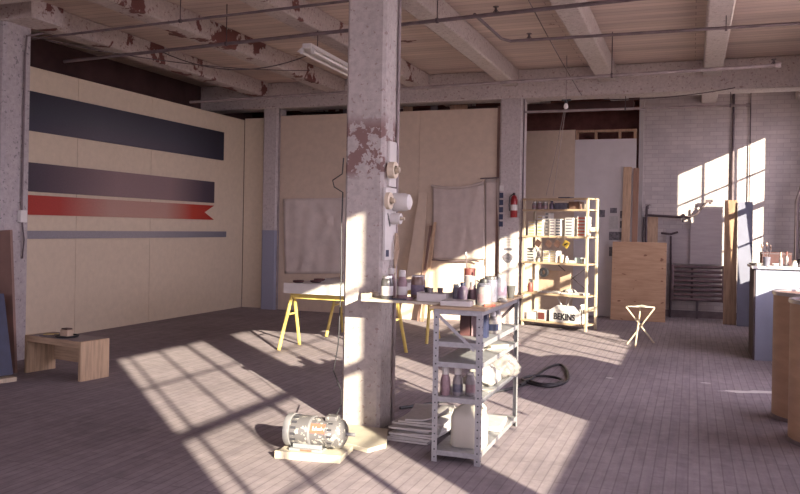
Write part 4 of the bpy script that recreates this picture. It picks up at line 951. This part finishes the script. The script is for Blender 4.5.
# fluorescent light
t = thing('fluorescent_light', 'white twin-tube fluorescent light hanging beyond the near column', 'light', (-4.15, 8.05, 3.50), math.radians(2))
obj('housing', MB().box(-.055,0,.03,.055,2.4,.085), M['enamel'], t, .006)
obj('reflector', MB().prism_m([(-.13,.0),(-.06,.05),(.06,.05),(.13,.0),(.12,-.005),(.05,.03),(-.05,.03),(-.12,-.005)], 2.36, Matrix.Translation((0,2.38,0)) @ RX(math.radians(90))), M['enamel'], t)
for x in (-.07,.07):
    obj('tube', MB().cyl((x,.05,-.01),(x,2.33,-.01), .018, 12), M['tubeglass'], t)
    for y in (.02, 2.33): obj('tube_socket', MB().box(x-.02,y,-.03,x+.02,y+.028,.03), M['enamel'], t)
for y in (.3, 2.0): obj('hanger', MB().cyl((0,y,.085),(0,y,.30), .006, 6), M['iron'], t)
# sagging wires
def wire(label, a_, b2, sag, r=.007, n=16, name='sagging_wire', m=M['iron']):
    a_ = Vector(a_); b2 = Vector(b2)
    tag(obj(name, MB().tube([a_.lerp(b2, i/n)-Vector((0,0,sag*4*(i/n)*(1-i/n))) for i in range(n+1)], r, 6), m), label, 'wire')
wire('black wire sagging from the ceiling pipe to the fluorescent light', (-6.1,P2(-6.1),3.60), (-4.25,8.5,3.59), .22)
wire('thin wire crossing over the paintings toward the left column', (-6.9,6.8,3.55), (-5.1,10.0,3.70), .10, .006)
wire('slack wire along the back beam right of the bulb', (-1.3,12.40,3.52), (.55,12.42,3.62), .05, .008)
wire('thin cable running overhead to the hanging bulb', (-1.52,7.3,3.75), (-1.62,12.3,3.58), .03, .006)
# bulb
bp = Vector((-1.76,11.6,3.33)); bp = PY(566,104,11.6)
t = thing('hanging_bulb', 'bare white bulb in a dark socket hanging before the back beam', 'lamp', bp)
obj('bulb', MB().lathe([(0,-.075),(.02,-.07),(.034,-.045),(.03,-.015),(.016,.01),(0,.012)], (0,0,0), 16), M['tubeglass'], t)
obj('socket', MB().cyl((0,0,.01),(0,0,.06), .024, 12).box(-.06,-.02,.045,.07,.02,.065), M['black'], t)
obj('flex', MB().cyl((0,0,.06),(0,0,3.62+.43-bp.z), .006, 6), M['pipe_l'], t)
for i, (a_, c_) in enumerate([(546,196), (553,196)]):
    q = G(a_, c_, 2.02); d = ray(a_, c_); tt = 12.3/d[1]; q = Vector((d[0]*tt, 12.3, CH+d[2]*tt))
    tag(obj('pull_string', MB().tube([bp+Vector((.01*i,0,.05)), (bp+q)/2+Vector((0,0,-.02)), q], .004, 5), M['pipe_l']), ['pale string slanting down from the bulb, left one', 'pale string slanting down from the bulb, right one'][i], 'string', 'strings hanging from the bulb')
# left column conduit + outlet
t = thing('column_conduit', 'thin conduit with a white outlet box on the left concrete column', 'conduit', (-6.79,6.50,0))
obj('pipe_run', MB().tube([(.02,.06,1.62),(.02,.07,3.3),(.03,.08,3.5),(-.0+.03,.3,3.58)], .011, 8), M['pipe'], t)
obj('outlet_box', MB().box(.001,.02,1.49,.05,.11,1.62), M['white'], t, .004)
obj('flex', MB().tube([(.02,.07,1.49),(.03,.09,1.3),(.02,.08,1.1)], .008, 6), M['iron'], t)
tag(obj('column_conduit', MB().cyl((-6.955,12.50,0),(-6.955,12.50,3.59), .014, 8), M['pipe_l']), 'pale conduit down the right edge of the blue-grey based column', 'conduit')
tag(obj('column_conduit', MB().cyl((-2.131,5.675,0),(-2.131,5.675,3.59), .0125, 8), M['pipe_l']), 'pale conduit down the back right edge of the near column', 'conduit')
tag(obj('column_conduit', MB().cyl((-2.545,12.50,0),(-2.545,12.50,3.59), .012, 8), M['pipe']), 'conduit down the right edge of the pale column beside the wooden shelves', 'conduit')
# timbers standing behind the partition
for i, (x, w_) in enumerate([(-5.9,.5),(-4.75,.16),(-4.25,.12),(-3.9,.3)]):
    tag(obj('stored_timber', MB().box(x,12.90,0,x+w_,12.94,3.66+.03*i), M['studs' if i % 2 else 'pipe']), ['wide grey board end above the partition, left of the near column', 'brown timber end showing above the partition', 'narrow grey board end showing above the partition', 'brown board end above the right partition panel'][i], 'timber')

# ------------------------------------------------------------------ LIGHT
SD = Vector((-1, .945, -.452)).normalized()
sun = bpy.data.lights.new('sun', 'SUN'); sun.energy = 17; sun.angle = math.radians(.53); sun.color = (1, .88, .68)
so = bpy.data.objects.new('sun', sun); C.objects.link(so); so.rotation_euler = SD.to_track_quat('-Z', 'Y').to_euler(); so.location = (12,-10,8)
w = bpy.data.worlds.new('world'); bpy.context.scene.world = w; w.use_nodes = True
bg = w.node_tree.nodes['Background']; bg.inputs[0].default_value = (.76,.655,.79,1); bg.inputs[1].default_value = 7.6
def portal(loc, rot, sx, sy):
    l = bpy.data.lights.new('portal', 'AREA'); l.shape = 'RECTANGLE'; l.size = sx; l.size_y = sy; l.cycles.is_portal = True
    o = bpy.data.objects.new('portal', l); C.objects.link(o); o.location = loc; o.rotation_euler = rot
zc = (SILL+HEAD)/2
for s, e in RW: portal((XR+.10,(s+e)/2,zc), (0, math.radians(90), 0), HEAD-SILL, e-s)
for s, e in FW: portal(((s+e)/2, YF-.12, zc), (math.radians(90), 0, 0), e-s, HEAD-SILL)
# ground outside (so the sky does not shine up from below)
g = obj('ground_outside', MB().box(XR+.6,-60,-1.2,60,60,-1.0).box(-40,-60,-1.2,XR+.5,YF-.6,-1.0), mat('outside_ground', (.30,.27,.25), .2, .5)); g['kind'] = 'structure'; g['label'] = 'ground outside'; g['category'] = 'ground'

# ------------------------------------------------------------------ CAMERA
cam = bpy.data.cameras.new('camera'); co = bpy.data.objects.new('camera', cam); C.objects.link(co)
R_ = Vector((math.cos(YAW), math.sin(YAW), 0)); U_ = Vector((0,0,1)); F_ = Vector((-math.sin(YAW), math.cos(YAW), 0))
X_ = R_*math.cos(ROLL)+U_*math.sin(ROLL); Y_ = -R_*math.sin(ROLL)+U_*math.cos(ROLL); Z_ = -F_
mw = Matrix((X_, Y_, Z_)).transposed().to_4x4(); mw.translation = Vector((0,0,CH)); co.matrix_world = mw
cam.sensor_fit = 'HORIZONTAL'; cam.sensor_width = 36; cam.lens = F/800*36; cam.shift_y = -(247-YH)/800; cam.clip_start = .05
sc = bpy.context.scene; sc.camera = co
sc.view_settings.view_transform = 'Standard'; sc.view_settings.look = 'None'; sc.view_settings.gamma = 1; sc.view_settings.use_curve_mapping = False
sc.view_settings.exposure = 0.5
sc.cycles.max_bounces = 8; sc.cycles.diffuse_bounces = 6; sc.cycles.transparent_max_bounces = 12; sc.cycles.use_denoising = True
sc.cycles.caustics_reflective = False; sc.cycles.caustics_refractive = False; sc.cycles.sample_clamp_indirect = 8
